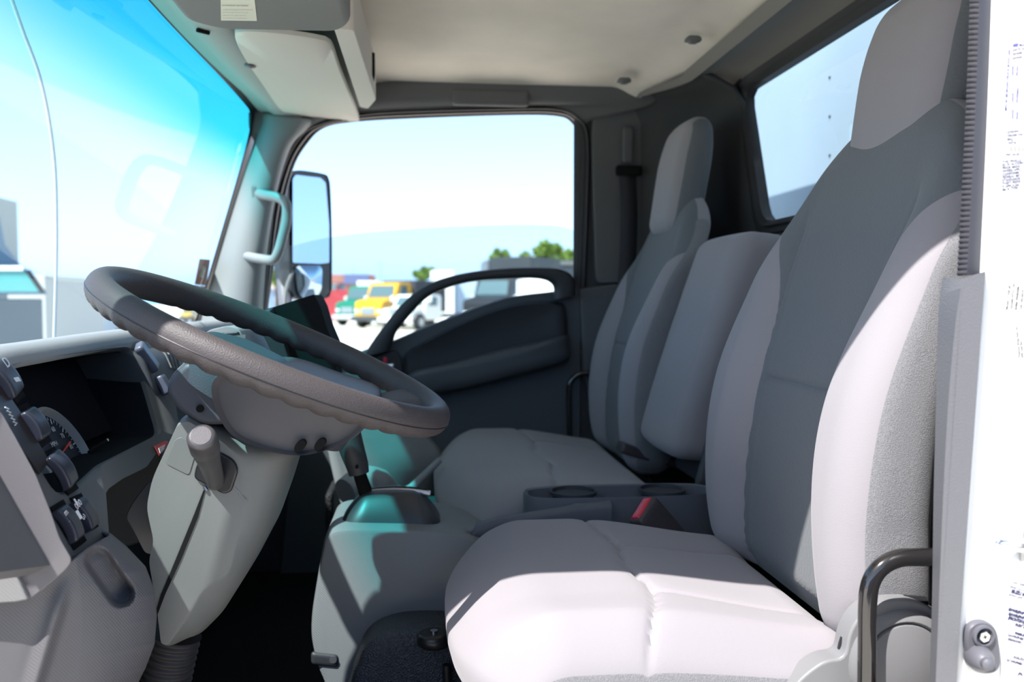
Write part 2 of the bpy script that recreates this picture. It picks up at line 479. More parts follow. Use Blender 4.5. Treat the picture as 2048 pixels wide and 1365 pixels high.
# roof skin outside (keeps the sun out)
v, f = cat(boxv((0.16, 1.60, 2.37), (1.42, 1.76, 0.07)), boxv((-0.455, 1.60, 2.32), (0.09, 1.72, 0.10)))
struct(mesh('roof', v, f, WHITE, bevel=0.02))
# door header on the driver's side, over the open doorway
v, f = cat(boxv((0.06, 0.735, 2.275), (1.15, 0.05, 0.20)))
struct(mesh('trim_1', v, f, WHITE, bevel=0.015))
# driver side A pillar and door sill below the frame, off to the left
v, f = prism([(-0.54, 0.76, 2.25), (-0.48, 0.76, 2.25), (-0.67, 0.76, 1.55), (-0.73, 0.76, 1.55)], (0, -0.05, 0))
struct(mesh('wall_left', v, f, WHITE, bevel=0.008))

# ---- far side rail above the passenger window
P0 = [at(x, y, 2.38) for x, y in ((500, 262), (560, 246), (640, 225), (740, 203), (900, 194), (1060, 194), (1180, 200), (1310, 206))]
P1 = [at(x, y, 2.415) for x, y in ((520, 300), (585, 276), (640, 240), (720, 222), (900, 212), (1010, 208), (1113, 208), (1181, 240))]
P2 = [at(x, y, 2.43) for x, y in ((530, 300), (587, 283), (620, 252), (726, 228), (900, 216), (1007, 214), (1113, 214), (1181, 260))]
P00 = [p + np.array([0, -0.012, 0.045]) for p in P0]
v, f = sheet([catmull(P00, 5), catmull(P0, 5), catmull(P1, 5), catmull(P2, 5)], 60, 4)
r = struct(mesh('trim_2', v, f, RAILM)); solid(r, 0.008)
# raised pad on the rail
a = at(905, 176, 2.365); b = at(1058, 212, 2.365)
v, f = softbox((b[0] - a[0], 0.03, a[2] - b[2]), 0.008, (16, 6, 8))
struct(mesh('trim_3', v + (a + b) / 2 + np.array([0, 0.012, 0]), f, RAILM))

# ---- passenger side pillar panel (behind the far door) and its corner round to the rear wall
def plan(t):    # t 0..1 along the plan curve
    pts = catmull([(0.430, 2.432, 0), (0.56, 2.43, 0), (0.65, 2.40, 0), (0.745, 2.34, 0), (0.80, 2.25, 0), (0.82, 2.14, 0)], 8)
    return pts
pl = plan(0)
rows = []
for z, dx in ((2.285, -0.15), (2.26, -0.08), (2.235, -0.03), (2.19, 0.0), (2.0, 0.0), (1.75, 0.0), (1.68, 0.0), (1.5, 0), (1.2, 0), (0.95, 0)):
    q = pl.copy(); q[:, 2] = z
    w = np.linspace(0, 1, len(q))
    q[:, 0] += dx * w; q[:, 1] += dx * 0.5 * (1 - w) * 0.4
    rows.append(q)
v, f = loft(rows, False, False)
r = struct(mesh('wall_right', v, f, REARM)); solid(r, 0.01)
# stitched-looking joint of the pillar cover, lighter lower cover
pc = [at(x, y, 2.405) for x, y in ((1188, 222), (1215, 207), (1290, 205), (1312, 215), (1335, 255), (1345, 330), (1352, 560), (1192, 568), (1186, 400), (1183, 270))]
v, f = prism(fillet(pc, 0.02), (0, 0.03, 0))
struct(mesh('trim_4', v, f, mat('pillar_cover', (0.11, 0.11, 0.112), 0.7, 0.3), bevel=0.006))
pc = [at(x, y, 2.40) for x, y in ((1160, 578), (1230, 568), (1345, 566), (1345, 860), (1195, 860), (1165, 740))]
v, f = prism(fillet(pc, 0.012), (0, 0.04, 0))
struct(mesh('trim_5', v, f, mat('lower_pillar_cover', (0.09, 0.093, 0.10), 0.6, 0.3), bevel=0.008))

# ---- rear wall with the slanted-corner window
RX = 0.82
wpx = [(1497, 205), (1506, 184), (1530, 168), (1716, 38), (1880, -75), (1905, 60), (1890, 330), (1870, 372), (1600, 436), (1570, 442), (1549, 428), (1530, 370)]
hole = []
for (x, y) in [(1502, 188), (1722, 32)]: pass
hz = [(2.155, 2.225), (1.05, 2.225), (1.12, 1.885), (2.02, 1.885)]     # (Y, z) of the window corners; mirrored on the driver's side
hpts = fillet([(RX, y, z) for y, z in hz], [0.045, 0.045, 0.05, 0.05], 8)
outer = [(RX, 2.24, 2.30), (RX, 0.74, 2.30), (RX, 0.74, 0.95), (RX, 2.24, 0.95)]
big = fillet([(RX, y, z) for y, z in [(2.195, 2.262), (1.01, 2.262), (1.085, 1.85), (2.055, 1.85)]], [0.06] * 4, 8)
o1, h1 = plate_hole(outer, big, 96)
hs = resample(hpts, 96)
h_in = plate_hole(big, hpts, 96)
o2, h2 = plate_hole(outer, hpts, 96)
bigm, _ = plate_hole(big, hpts, 96)
bigm = np.array(bigm)
mid = bigm.copy(); mid[:, 0] -= 0.0
v, f = ring_surface([np.array(o2), bigm + np.array([0.0, 0, 0])])
r = struct(mesh('wall_rear', v, f, REARM)); solid(r, 0.012)
# top cove between headliner and window
rows = []
for (x, z) in ((0.66, 2.27), (0.685, 2.252), (0.70, 2.262), (0.75, 2.270), (0.80, 2.265), (0.825, 2.25)):
    rows.append([(x - 0.10 * sstep(y, 2.15, 2.42) * (1 if x < 0.74 else 0.7), y, z) for y in np.linspace(0.74, 2.40, 30)])
v, f = loft(rows, False, False)
struct(mesh('trim_6', v, f, mat('cove_trim', (0.24, 0.225, 0.21), 0.8, 0.2)))
# black rubber seal
k = 0.35
m1 = h2 * (1 - 0.75) + bigm * 0.75
rg = [bigm + np.array([-0.002, 0, 0]), bigm * 0.85 + h2 * 0.15 + np.array([-0.012, 0, 0]), bigm * 0.5 + h2 * 0.5 + np.array([-0.006, 0, 0]),
      bigm * 0.35 + h2 * 0.65 + np.array([-0.014, 0, 0]), h2 + np.array([-0.004, 0, 0]), h2 + np.array([0.02, 0, 0])]
v, f = ring_surface(rg)
w3 = struct(mesh('window_3', list(np.array([h2 + np.array([0.012, 0, 0])])[0]), [tuple(range(96))], RGL, smooth=False))
s = mesh('seal', v, f, RUBBER, w3)

# ---- windshield
def wsx(y, z): return -0.426 - 0.30 * (2.20 - z) - 0.035 * (1 - ((y - 1.58) / 0.82) ** 2)
def wsgrid(y0, y1, z0, z1, ny=40, nz=24, off=0.0):
    V = [(wsx(y, z) + off, y, z) for z in np.linspace(z0, z1, nz) for y in np.linspace(y0, y1, ny)]
    F = [(a * ny + b, a * ny + b + 1, (a + 1) * ny + b + 1, (a + 1) * ny + b) for a in range(nz - 1) for b in range(ny - 1)]
    return V, F
v, f = wsgrid(0.80, 2.40, 1.48, 2.235)
w1 = struct(mesh('window_1', v, f, WGL))
# its black border and header trim
yz = catmull([(0, y, z) for y, z in [(0.78, 2.198), (1.2, 2.204), (1.6, 2.205), (2.0, 2.202), (2.26, 2.190), (2.325, 2.178), (2.354, 2.15), (2.366, 2.10), (2.370, 2.04), (2.370, 1.9), (2.370, 1.5)]], 8)
tg_ = np.gradient(yz, axis=0); nn_ = np.stack([tg_[:, 0] * 0, -tg_[:, 2], tg_[:, 1]], -1); nn_ /= np.linalg.norm(nn_, axis=1, keepdims=True)
rows = []
for w_, dx in ((0.0, 0.006), (0.006, 0.008), (0.07, 0.002)):
    q = yz + nn_ * w_; rows.append([(wsx(a[1], a[2]) + dx, a[1], a[2]) for a in q])
v, f = loft(rows, False, False)
mesh('frit_border', v, f, BLACK, w1)
# header trim strip (teal-lit in the photo) between glass and visor
rows = []
for (dx, z) in ((0.000, 2.212), (0.012, 2.203), (0.035, 2.200), (0.045, 2.196), (0.052, 2.19), (0.075, 2.188), (0.115, 2.192), (0.135, 2.215)):
    rows.append([(wsx(y, 2.21) + dx, y, z - 0.012 * sstep(y, 2.2, 2.4)) for y in np.linspace(0.78, 2.41, 40)])
v, f = loft(rows, False, False)
struct(mesh('trim_7', v, f, mat('header_trim', (0.40, 0.39, 0.38), 0.65, 0.3)))

# ---- A pillar, passenger side
r0 = [at(x - 5, y, 2.385) for x, y in ((524, 222), (527, 240), (523, 262), (505, 325), (470, 432), (436, 545), (408, 640), (395, 720))]
r1 = [at(x, y, 2.345) for x, y in ((545, 228), (548, 245), (540, 290), (520, 360), (495, 450), (470, 555), (455, 650), (448, 720))]
r2 = [at(x, y, 2.355) for x, y in ((600, 235), (590, 262), (566, 300), (545, 380), (527, 470), (512, 560), (503, 650), (500, 720))]
r3 = [at(x, y, 2.425) for x, y in ((640, 240), (612, 258), (585, 285), (560, 345), (543, 420), (532, 520), (527, 640), (526, 720))]
v, f = sheet([catmull(r0, 5), catmull(r1, 5), catmull(r2, 5), catmull(r3, 5)], 60, 5)
r = struct(mesh('trim_8', v, f, PILL)); solid(r, 0.006)

# ---- passenger door: black opening seal, panel, armrest, arch
SO = [(526, 700), (526, 622), (540, 411), (561, 334), (585, 281), (620, 253), (726, 226), (831, 218), (1007, 214), (1113, 214), (1158, 232), (1181, 270), (1181, 411), (1174, 573), (1168, 700)]
SI = [(533, 700), (536, 622), (561, 446), (585, 341), (614, 288), (649, 256), (712, 244), (831, 237), (1007, 231), (1108, 232), (1143, 246), (1158, 288), (1154, 411), (1150, 551), (1148, 700)]
def lerp_px(a, b, t): return [(p[0] * (1 - t) + q[0] * t, p[1] * (1 - t) + q[1] * t) for p, q in zip(a, b)]
door = empty('door_1', (0, 2.45, 1.2), None, None); door['kind'] = 'structure'
door['label'] = 'closed passenger door seen from inside the cab'
rails = [[at(x, y, 2.43) for x, y in SO], [at(x, y, 2.405) for x, y in lerp_px(SO, SI, 0.25)], [at(x, y, 2.43) for x, y in lerp_px(SO, SI, 0.55)]]
v, f = sheet([catmull(r_, 5) for r_ in rails], 0, 4); mesh('opening_seal', v, f, RUBBER, door)
rails = [[at(x, y, 2.432) for x, y in lerp_px(SO, SI, 0.5)], [at(x, y, 2.42) for x, y in lerp_px(SO, SI, 0.62)], [at(x, y, 2.432) for x, y in lerp_px(SO, SI, 0.74)]]
v, f = sheet([catmull(r_, 5) for r_ in rails], 0, 3); mesh('frame_lip', v, f, mat('lip_brown', (0.12, 0.10, 0.10), 0.5), door)
rails = [[at(x, y, 2.44) for x, y in lerp_px(SO, SI, 0.72)], [at(x, y, 2.45) for x, y in lerp_px(SO, SI, 1.0)], [at(x, y, 2.50) for x, y in lerp_px(SO, SI, 1.03)]]
v, f = sheet([catmull(r_, 5) for r_ in rails], 0, 3); mesh('window_frame', v, f, BLACK, door)
# outer skin of the cab side beyond the door frame
# main panel
top = [(700, 712), (760, 692), (787, 683), (850, 656), (910, 633), (960, 614), (1013, 597), (1060, 589), (1105, 584), (1150, 578), (1162, 580)]
pan = catmull([at(x, y, 2.41) for x, y in top], 4)
low = [at(1160, 1150, 2.41), at(560, 1150, 2.41), at(600, 740, 2.41)]
v, f = prism(list(pan) + low, (0, 0.08, 0))
mesh('inner_panel', v, f, mat('door_panel_grey', (0.07, 0.076, 0.085), 0.6, 0.3, bump=0.1, scale=500), door, bevel=0.012, seg=4)
# upper bulging pad with its armrest
def padring(pts, Y): return [at(x, y, Y) for x, y in pts]
padO = [(806, 735), (812, 706), (870, 672), (950, 634), (1040, 606), (1118, 604), (1133, 625), (1136, 672), (1137, 700), (1130, 722), (1000, 762), (870, 792), (828, 790), (812, 765)]
c = np.mean(padO, 0)
rings = []
for s_, Y in ((1.0, 2.415), (0.985, 2.395), (0.94, 2.385), (0.86, 2.388), (0.6, 2.395), (0.3, 2.398)):
    rings.append(catmull(padring([(c[0] + (x - c[0]) * s_, c[1] + (y - c[1]) * s_) for x, y in padO], Y), 4, True))
v, f = loft(rings, True, True); mesh('upper_pad', v, f, PL_DARK, door)
arm = [(818, 748), (900, 727), (1000, 700), (1080, 683), (1132, 671), (1138, 690), (1133, 722), (1040, 750), (940, 776), (862, 790), (830, 786)]
ca = np.mean(arm, 0); rings = []
for s_, Y in ((1.0, 2.40), (0.99, 2.365), (0.95, 2.345), (0.85, 2.335), (0.5, 2.33), (0.2, 2.33)):
    rings.append(catmull(padring([(ca[0] + (x - ca[0]) * s_, ca[1] + (y - ca[1]) * s_) for x, y in arm], Y), 4, True))
v, f = loft(rings, True, True); mesh('armrest', v, f, PL_SLATE, door)
# switch recess
rc = [(742, 716), (790, 700), (803, 716), (806, 748), (770, 752), (742, 732)]
v, f = prism(fillet([at(x, y, 2.40) for x, y in rc], 0.008), (0, 0.03, 0)); rec = mesh('handle_recess', v, f, BLACK, door, bevel=0.004)
p = at(770, 722, 2.392)
v, f = softbox((0.012, 0.012, 0.022), 0.004, (6, 6, 6)); mesh('lock_button', v + p, f, RED, door)
v, f = softbox((0.03, 0.016, 0.018), 0.006, (8, 6, 6)); mesh('door_latch_lever', v + at(778, 733, 2.388), f, CHROME, door)
# arch over the sill
AO = [(728, 712), (732, 704), (760, 663), (808, 604), (859, 568), (927, 547), (1013, 537), (1098, 536), (1132, 543), (1148, 560), (1150, 590)]
AI = [(780, 700), (787, 682), (796, 660), (842, 607), (876, 584), (944, 564), (1047, 557), (1088, 560), (1104, 569), (1108, 580), (1106, 600)]
ao = resample(catmull([at(x, y, 2.385) for x, y in AO], 8), 60, False); ai = resample(catmull([at(x, y, 2.385) for x, y in AI], 8), 60, False)
rings = []
for p, q in zip(ao, ai):
    cc = (p + q) / 2; hw = (p - q) / 2
    rings.append([cc + hw * math.copysign(abs(math.cos(t)) ** 0.7, math.cos(t)) + np.array([0, 0.024 * math.copysign(abs(math.sin(t)) ** 0.7, math.sin(t)), 0]) for t in np.linspace(0, 2 * np.pi, 20, endpoint=False)])
v, f = loft(rings, True, True); mesh('pull_arch', v, f, PL_DARK, door)
# glass wound partly down
gp = catmull([at(x, y, 2.475) for x, y in ((505, 560), (540, 512), (600, 488), (680, 472), (800, 460), (950, 452), (1080, 450), (1140, 458), (1170, 480))], 5)
lowg = [at(1175, 720, 2.475), at(500, 760, 2.475)]
v, f = prism(list(gp) + lowg, (0, 0.004, 0))
w2 = struct(mesh('window_2', v, f, SGL, smooth=False))

# ---- grab handle on the A pillar
gh = empty('grab_handle', at(545, 450, 2.34), 'pale grey moulded grab handle bolted upright on the far windshield pillar', 'grab handle')
path = catmull([at(x, y, Y) for x, y, Y in ((518, 388, 2.345), (532, 391, 2.31), (556, 396, 2.285), (572, 408, 2.275), (573, 440, 2.275), (565, 475, 2.275), (556, 506, 2.275), (545, 520, 2.285), (520, 518, 2.31), (494, 513, 2.345))], 8)
v, f = tube(path, 0.0125, 18); mesh('grip', v, f, mat('handle_grey', (0.25, 0.265, 0.27), 0.45, 0.4), gh)
for (x, y) in ((517, 388), (494, 513)):
    v, f = softbox((0.036, 0.022, 0.05), 0.01, (8, 6, 8)); mesh('mounting_foot', v + at(x, y, 2.35), f, PL_GREY, gh)

# ---- near side: door pillar (driver's B pillar)
NP = 0.775
# ribbed weatherstrip
top0, top1 = np.array((1945., -240)), np.array((1999., -240)); bot0, bot1 = np.array((1914., 552)), np.array((1969., 548))
rings = []
nrib = 888
prof = [(0.0, 0.010), (0.0, 0.0), (0.18, -0.006), (0.36, -0.010), (0.5, -0.010), (0.8, -0.008), (0.97, -0.003), (1.0, 0.004), (1.0, 0.012)]
for i in range(nrib + 1):
    t = i / nrib
    bow = 4 * math.sin(math.pi * t)
    a = top0 * (1 - t) + bot0 * t + np.array([bow + 3 * t * (1 - t), 0]); b = top1 * (1 - t) + bot1 * t + np.array([bow, 0])
    ph = (i % 12) / 12.0
    rib = 0.0022 * (1 - abs(2 * ph - 1)) ** 0.5 if True else 0
    ring = []
    for (s_, dy) in prof:
        q = a * (1 - s_) + b * s_
        yy = NP + dy
        if s_ < 0.2: yy += 0.003 - rib
        ring.append(at(q[0] + (1.2 - rib * 900 if s_ < 0.1 else 0), q[1], yy))
    rings.append(ring)
v, f = loft(rings, True, True)
ws = mesh('weatherstrip', v, f, mat('weatherstrip_rubber', (0.05, 0.048, 0.056), 0.38, 0.5), smooth=True)
tag(ws, 'ribbed dark grey rubber door seal running down the near white door pillar', 'weatherstrip')
# sill trim, grey
sL = [(1884, 556), (1876, 640), (1872, 800), (1867, 1000), (1864, 1200), (1858, 1400)]
sM = [(1926, 556), (1912, 640), (1897, 800), (1886, 1000), (1878, 1200), (1870, 1400)]
sR = [(1973, 543), (1966, 620), (1950, 670), (1936, 780), (1928, 900), (1922, 1100), (1912, 1400)]
back = [at(x, y, 0.86) for x, y in sL]
rails = [[at(x + 8, y, 0.86) for x, y in sL], [at(x, y, 0.80) for x, y in sL], [at(x + 2, y + 2, 0.765) for x, y in sM], [at(x, y, 0.752) for x, y in sM], [at(x - 2, y, 0.753) for x, y in sR], [at(x - 4, y, 0.790) for x, y in sR]]
rr_ = [resample(catmull(r_, 6), 50, False) for r_ in rails]
v, f = loft(rr_, True, True)
tr = mesh('pillar_cover', v, f, mat('sill_grey', (0.135, 0.135, 0.145), 0.5, 0.4, bump=0.15, scale=500, kind='voronoi'), bevel=0.004)
tag(tr, 'light grey moulded lower cover on the near door pillar, below the ribbed seal', 'pillar trim')
# white painted pillar
pa = [(1992, -240), (2900, -240), (2900, 1800), (1895, 1800), (1925, 1000), (1960, 600)]
P = [at(x, y, 0.765) for x, y in pa]
v, f = prism(P, (0, 0.012, 0))
pw = struct(mesh('wall_near', v, f, WHITE, bevel=0.01))
pw['label'] = 'white painted door pillar at the right edge'
# inner backing of the near side wall behind the seat
v, f = boxv((0.70, 0.80, 1.55), (0.26, 0.03, 1.30)); struct(mesh('wall_side', v, f, REARM, bevel=0.01))
# ================================================================ SEATS
def seg_groove(x, y, pts, w, dep):
    """depth field of a stitched groove along a polyline in local coordinates"""
    d = np.full(x.shape, 9.0)
    for (ax, ay), (bx, by) in zip(pts[:-1], pts[1:]):
        L2 = (bx - ax) ** 2 + (by - ay) ** 2
        t = np.clip(((x - ax) * (bx - ax) + (y - ay) * (by - ay)) / L2, 0, 1)
        d = np.minimum(d, np.hypot(x - ax - t * (bx - ax), y - ay - t * (by - ay)))
    return -dep * (np.exp(-(d / w) ** 2) + 0.35 * np.exp(-(d / (4 * w)) ** 2))
def cushion(parent, name, x0, x1, yc, W, ztop, H, grooves, res=150, bol=0.008, bench=False):
    L = x1 - x0
    v, f = softbox((L, W, H), 0.055, (res, res, 14))
    x, y, z = v[:, 0], v[:, 1], v[:, 2]
    top = sstep(z, -H * 0.1, H * 0.42)
    u = x / (L / 2); w = y / (W / 2)
    dz = bol * sstep(np.abs(w), 0.45, 0.85) - 0.035 * sstep(u, -0.2, 1.0) - 0.03 * sstep(-u, 0.45, 1.0) ** 1.5
    dz += -0.012 * sstep(np.abs(w), 0.8, 1.0)
    for g in grooves: dz = dz + seg_groove(x, y, g, 0.0035, 0.006)
    v2 = v.copy(); v2[:, 2] += dz * top
    # front corners rounded in plan, front face tucked under
    v2[:, 0] += 0.055 * (np.abs(w) ** 3.2) * sstep(-u, 0.3, 1.0)
    v2[:, 0] += 0.03 * sstep(-z, 0, H / 2) * sstep(-u, 0.5, 1.0)
    v2 += np.array([(x0 + x1) / 2, yc, ztop - H / 2])
    sd = np.minimum(np.abs(y) - (W / 2 - 0.010), H * 0.20 - z)
    return zones(mesh(name, v2, f, CLOTH, parent), np.full(len(v), -1.0), sd)
def xf(z):      # front line of the side bolsters
    return sint(z, [1.20, 1.30, 1.38, 1.46, 1.58, 1.73, 1.83, 1.93, 2.0], [0.50, 0.472, 0.460, 0.458, 0.475, 0.535, 0.582, 0.625, 0.655])
def backrest(parent, yc, W, z0=1.285, z1=1.965, res=170, ins=0.135):
    H = z1 - z0; T = 0.125
    v, f = softbox((T, W, H), 0.05, (14, 110, res))
    t, y, s = v[:, 0] / (T / 2), v[:, 1], v[:, 2]
    z = s + (z0 + z1) / 2
    hw = sint(z, [1.28, 1.34, 1.45, 1.70, 1.80, 1.87, 1.92, 1.97], [0.90, 0.97, 1.0, 1.0, 0.98, 0.92, 0.84, 0.72])
    w = y / (W / 2)
    yy = y * hw
    front = sstep(-t, 0.1, 0.9)
    tk = sint(z, [1.28, 1.5, 1.7, 1.85, 1.97], [1.0, 1.0, 0.85, 0.60, 0.45])
    X = xf(z) + (T / 2 + v[:, 0]) * tk
    dep = sint(z, [1.28, 1.42, 1.60, 1.78, 1.90], [0.030, 0.040, 0.040, 0.022, 0.004])
    iw = sint(z, [1.28, 1.40, 1.58, 1.62, 1.75, 1.86, 1.95], [0.145, 0.135, 0.125, 0.128, 0.145, 0.15, 0.13])
    X = X + dep * front * (1 - sstep(np.abs(yy), iw - 0.02, iw + 0.05))
    g = seg_groove(np.abs(yy) - iw, z * 0, [(0, -1), (0, 1)], 0.0035, 0.0055)
    X = X - g * front * sstep(-z, -1.86, -1.80)
    g2 = seg_groove(z - (1.585 - 0.15 * 0), yy * 0, [(0, -1), (0, 1)], 0.003, 0.004) * (1 - sstep(np.abs(yy), iw - 0.01, iw))
    X = X - g2 * front
    # bolster seam: the front bolster turns over to the side panel
    z = z - 0.075 * np.abs(w) ** 3.5 * sstep(z, 1.72, 1.95)
    P = np.stack([X, yy + yc, z], -1)
    # coarse cloth on the flanks and back, darker insert between the bolsters
    flank = np.minimum(np.abs(v[:, 1]) - (W / 2 - 0.014), (t + 0.52) * T / 2)
    flank = np.maximum(flank, (t - 0.9) * T / 2)
    iz = sint(z, [1.28, 1.40, 1.58, 1.68, 1.75, 1.80, 1.86, 1.97], [0.145, 0.135, 0.125, 0.137, 0.160, 0.195, 0.26, 0.40])
    ins_ = np.minimum(iz - np.abs(yy), (-0.4 - t) * T / 2 + 0.002)
    return zones(mesh('backrest', P, f, CLOTH, parent), ins_, flank)
def headrest(parent, yc, W=0.25, dx=0.0, dz=0.0):
    H = 0.285; T = 0.088
    v, f = softbox((T, W, H), 0.040, (20, 40, 40))
    s = v[:, 2] / (H / 2); t = v[:, 0] / (T / 2)
    X = v[:, 0] * (1 - 0.25 * sstep(s, 0.2, 1)) + 0.592 + dx + T / 2 + (v[:, 2] + H / 2) * 0.16 + 0.012 * (1 - (v[:, 1] / (W / 2)) ** 2) * -1
    Y = v[:, 1] * (1 - 0.10 * sstep(-s, -0.2, 1) - 0.12 * sstep(s, 0.5, 1)) + yc
    Z = v[:, 2] + 2.005 + dz - 0.012 * t * 0
    return zones(mesh('headrest', np.stack([X, Y, Z], -1), f, CLOTH, parent), np.minimum(np.abs(v[:, 1]) - (W / 2 - 0.016), v[:, 0] + 0.03), np.full(len(v), -1.0))

# driver's seat
DY = 1.15
ds = empty('driver_seat', (0.3, DY, 1.0), 'large near driver seat in light grey cloth, cushion and side bolster in full sun', 'seat')
cx = (0.025 + 0.515) / 2
gl = lambda pts: [(x - cx, y - DY) for x, y in pts]
cushion(ds, 'seat_cushion', 0.032, 0.515, DY, 0.50, 1.345, 0.15,
        [gl([(0.235, 1.41), (0.27, 1.32), (0.285, 1.25), (0.272, 1.15), (0.285, 1.05), (0.27, 0.98), (0.235, 0.89)]),
         gl([(0.285, 1.25), (0.36, 1.262), (0.55, 1.29)]), gl([(0.285, 1.05), (0.36, 1.038), (0.55, 1.01)])])
backrest(ds, DY, 0.50)
headrest(ds, DY, 0.24, 0.030, -0.016)
v, f = softbox((0.40, 0.40, 0.26), 0.03, (8, 8, 8)); mesh('seat_base', v + np.array([0.30, 1.15, 1.09]), f, PL_DARK, ds)
# side shield of the seat with the round recliner cover
sh = [at(x, y, 0.885) for x, y in ((1500, 1500), (1560, 1405), (1610, 1350), (1650, 1322), (1690, 1318), (1700, 1262), (1728, 1222), (1775, 1200), (1830, 1200), (1900, 1235), (1960, 1300), (1975, 1500))]
v, f = prism(fillet(sh, 0.012, 4), (0, 0.03, 0)); mesh('side_shield', v, f, mat('shield_grey', (0.17, 0.17, 0.175), 0.45, 0.4), ds, bevel=0.009, seg=4)
c0 = at(1812, 1335, 0.875)
rings = [c0 + np.array([r_ * math.cos(a_), dy, r_ * math.sin(a_)]) for r_, dy in ((0.061, 0.012), (0.058, 0.004), (0.050, 0.0), (0.0465, 0.004), (0.045, 0.0), (0.030, -0.004), (0.002, -0.005)) for a_ in np.linspace(0, 2 * np.pi, 40, endpoint=False)]
v, f = loft(np.array(rings).reshape(7, 40, 3), True, True); mesh('recliner_cover', v, f, PL_GREY, ds)
# dark hinge bracket beside the round cover
br = catmull([at(x, y, 0.90) for x, y in ((1683, 1322), (1690, 1285), (1706, 1252), (1735, 1225), (1790, 1204), (1850, 1205))], 6)
v, f = tube(br, 0.0065, 10); mesh('recliner_bracket', v, f, BLACK, ds)

# black gloss handrail beside the seat
gb = catmull([at(x, y, 0.855) for x, y in ((1733, 1480), (1733, 1400), (1734, 1300), (1735, 1210), (1742, 1165), (1762, 1135), (1795, 1118), (1835, 1115), (1900, 1115), (1960, 1115))], 8)
v, f = tube(gb, 0.0095, 20); h = mesh('handrail', v, f, TUBE); tag(h, 'glossy black bent tube handrail standing beside the near seat and its round cover', 'handrail')

# passenger seat (outboard place of the bench) and the folding middle back
PY = 2.165
ps = empty('passenger_seat', (0.3, 2.0, 1.0), 'shaded two-place passenger bench with one high back and its own headrest', 'seat')
cx2 = (0.030 + 0.50) / 2; yb = 1.985
g2 = lambda pts: [(x - cx2, y - yb) for x, y in pts]
cushion(ps, 'seat_cushion', 0.030, 0.50, yb, 0.80, 1.352, 0.16,
        [g2([(0.255, 2.395), (0.262, 2.30), (0.285, 2.18), (0.275, 2.06), (0.262, 2.02), (0.262, 1.95), (0.285, 1.86), (0.265, 1.74), (0.26, 1.62), (0.255, 1.58)]),
         g2([(0.29, 2.17), (0.55, 2.19)])], res=150, bol=0.004)
backrest(ps, PY, 0.44)
headrest(ps, PY, 0.235, 0.006)
v, f = softbox((0.40, 0.74, 0.24), 0.03, (8, 8, 8)); mesh('seat_base', v + np.array([0.30, 1.99, 1.08]), f, PL_DARK, ps)

ms = empty('middle_seat_back', (0.5, 1.8, 1.3), 'short padded middle backrest without a headrest, between the two high seats', 'seat back')
H = 0.46; T = 0.11; W = 0.285
v, f = softbox((T, W, H), 0.035, (16, 40, 50))
s = v[:, 2] + H / 2
X = v[:, 0] + T / 2 + 0.495 + 0.145 * (s / H) ** 1.15 - 0.012 * (1 - (v[:, 1] / (W / 2)) ** 2) * (v[:, 0] < 0)
Z = v[:, 2] + 1.575 + 0.03 + (v[:, 1] * 0.08) * 0 - v[:, 0] * 0.12
c = np.array([v[list(q)].mean(0) for q in f])
zones(mesh('pad', np.stack([X, v[:, 1] + 1.812, Z], -1), f, CLOTH, ms), np.full(len(v), -1.0), v[:, 0] - T * 0.3)
v, f = softbox((0.045, 0.24, 0.36), 0.012, (6, 8, 8)); v = v.copy(); v[:, 0] += 0.64 + 0.28 * v[:, 2]; v[:, 1] += 1.80; v[:, 2] += 1.50
mesh('backboard', v, f, PL_DARK, ms)
st = catmull([at(x, y, 1.655) for x, y in ((1478, 692), (1458, 745), (1440, 790), (1428, 850), (1412, 935))], 6)
v, f = tube(st, 0.007, 10); mesh('hinge_strut', v, f, BLACK, ms)
v, f = softbox((0.05, 0.02, 0.10), 0.008, (6, 4, 6)); v = v.copy(); v[:, 0] += 0.25 * v[:, 2]; mesh('hinge_plate', v + at(1425, 925, 1.66), f, PL_SLATE, ms)

# far handrail by the passenger seat
gb = catmull([at(x, y, 2.37) for x, y in ((1139, 900), (1139, 860), (1138, 800), (1140, 768), (1152, 752), (1170, 747), (1195, 745), (1215, 745))], 8)
v, f = tube(gb, 0.008, 14); h = mesh('handrail', v, f, TUBE); tag(h, 'thin black bent tube handrail by the far door, behind the passenger cushion', 'handrail')

# seat belt on the far pillar
sb = empty('seat_belt', at(1255, 340, 2.39), 'dark seat belt hanging from its anchor on the far door pillar', 'seat belt')
v, f = softbox((0.075, 0.02, 0.03), 0.009, (10, 6, 6)); mesh('anchor_cover', v + at(1258, 342, 2.385), f, MATTE, sb)
v, f = softbox((0.03, 0.016, 0.10), 0.006, (6, 6, 6)); mesh('height_slider', v + at(1255, 290, 2.392), f, mat('slider_grey', (0.09, 0.09, 0.095), 0.6), sb)
p = [at(x, y, Y) for x, y, Y in ((1255, 340, 2.385), (1258, 450, 2.37), (1250, 600, 2.36), (1235, 800, 2.35), (1228, 900, 2.33))]
pth = catmull(p, 6)
v, f = loft([[q + np.array([-0.024, 0, 0]) for q in pth], [q + np.array([0.024, 0.004, 0]) for q in pth]], False, False)
o = mesh('webbing', v, f, mat('webbing', (0.035, 0.035, 0.04), 0.8, 0.2, bump=0.4, scale=600), sb); solid(o, 0.002)

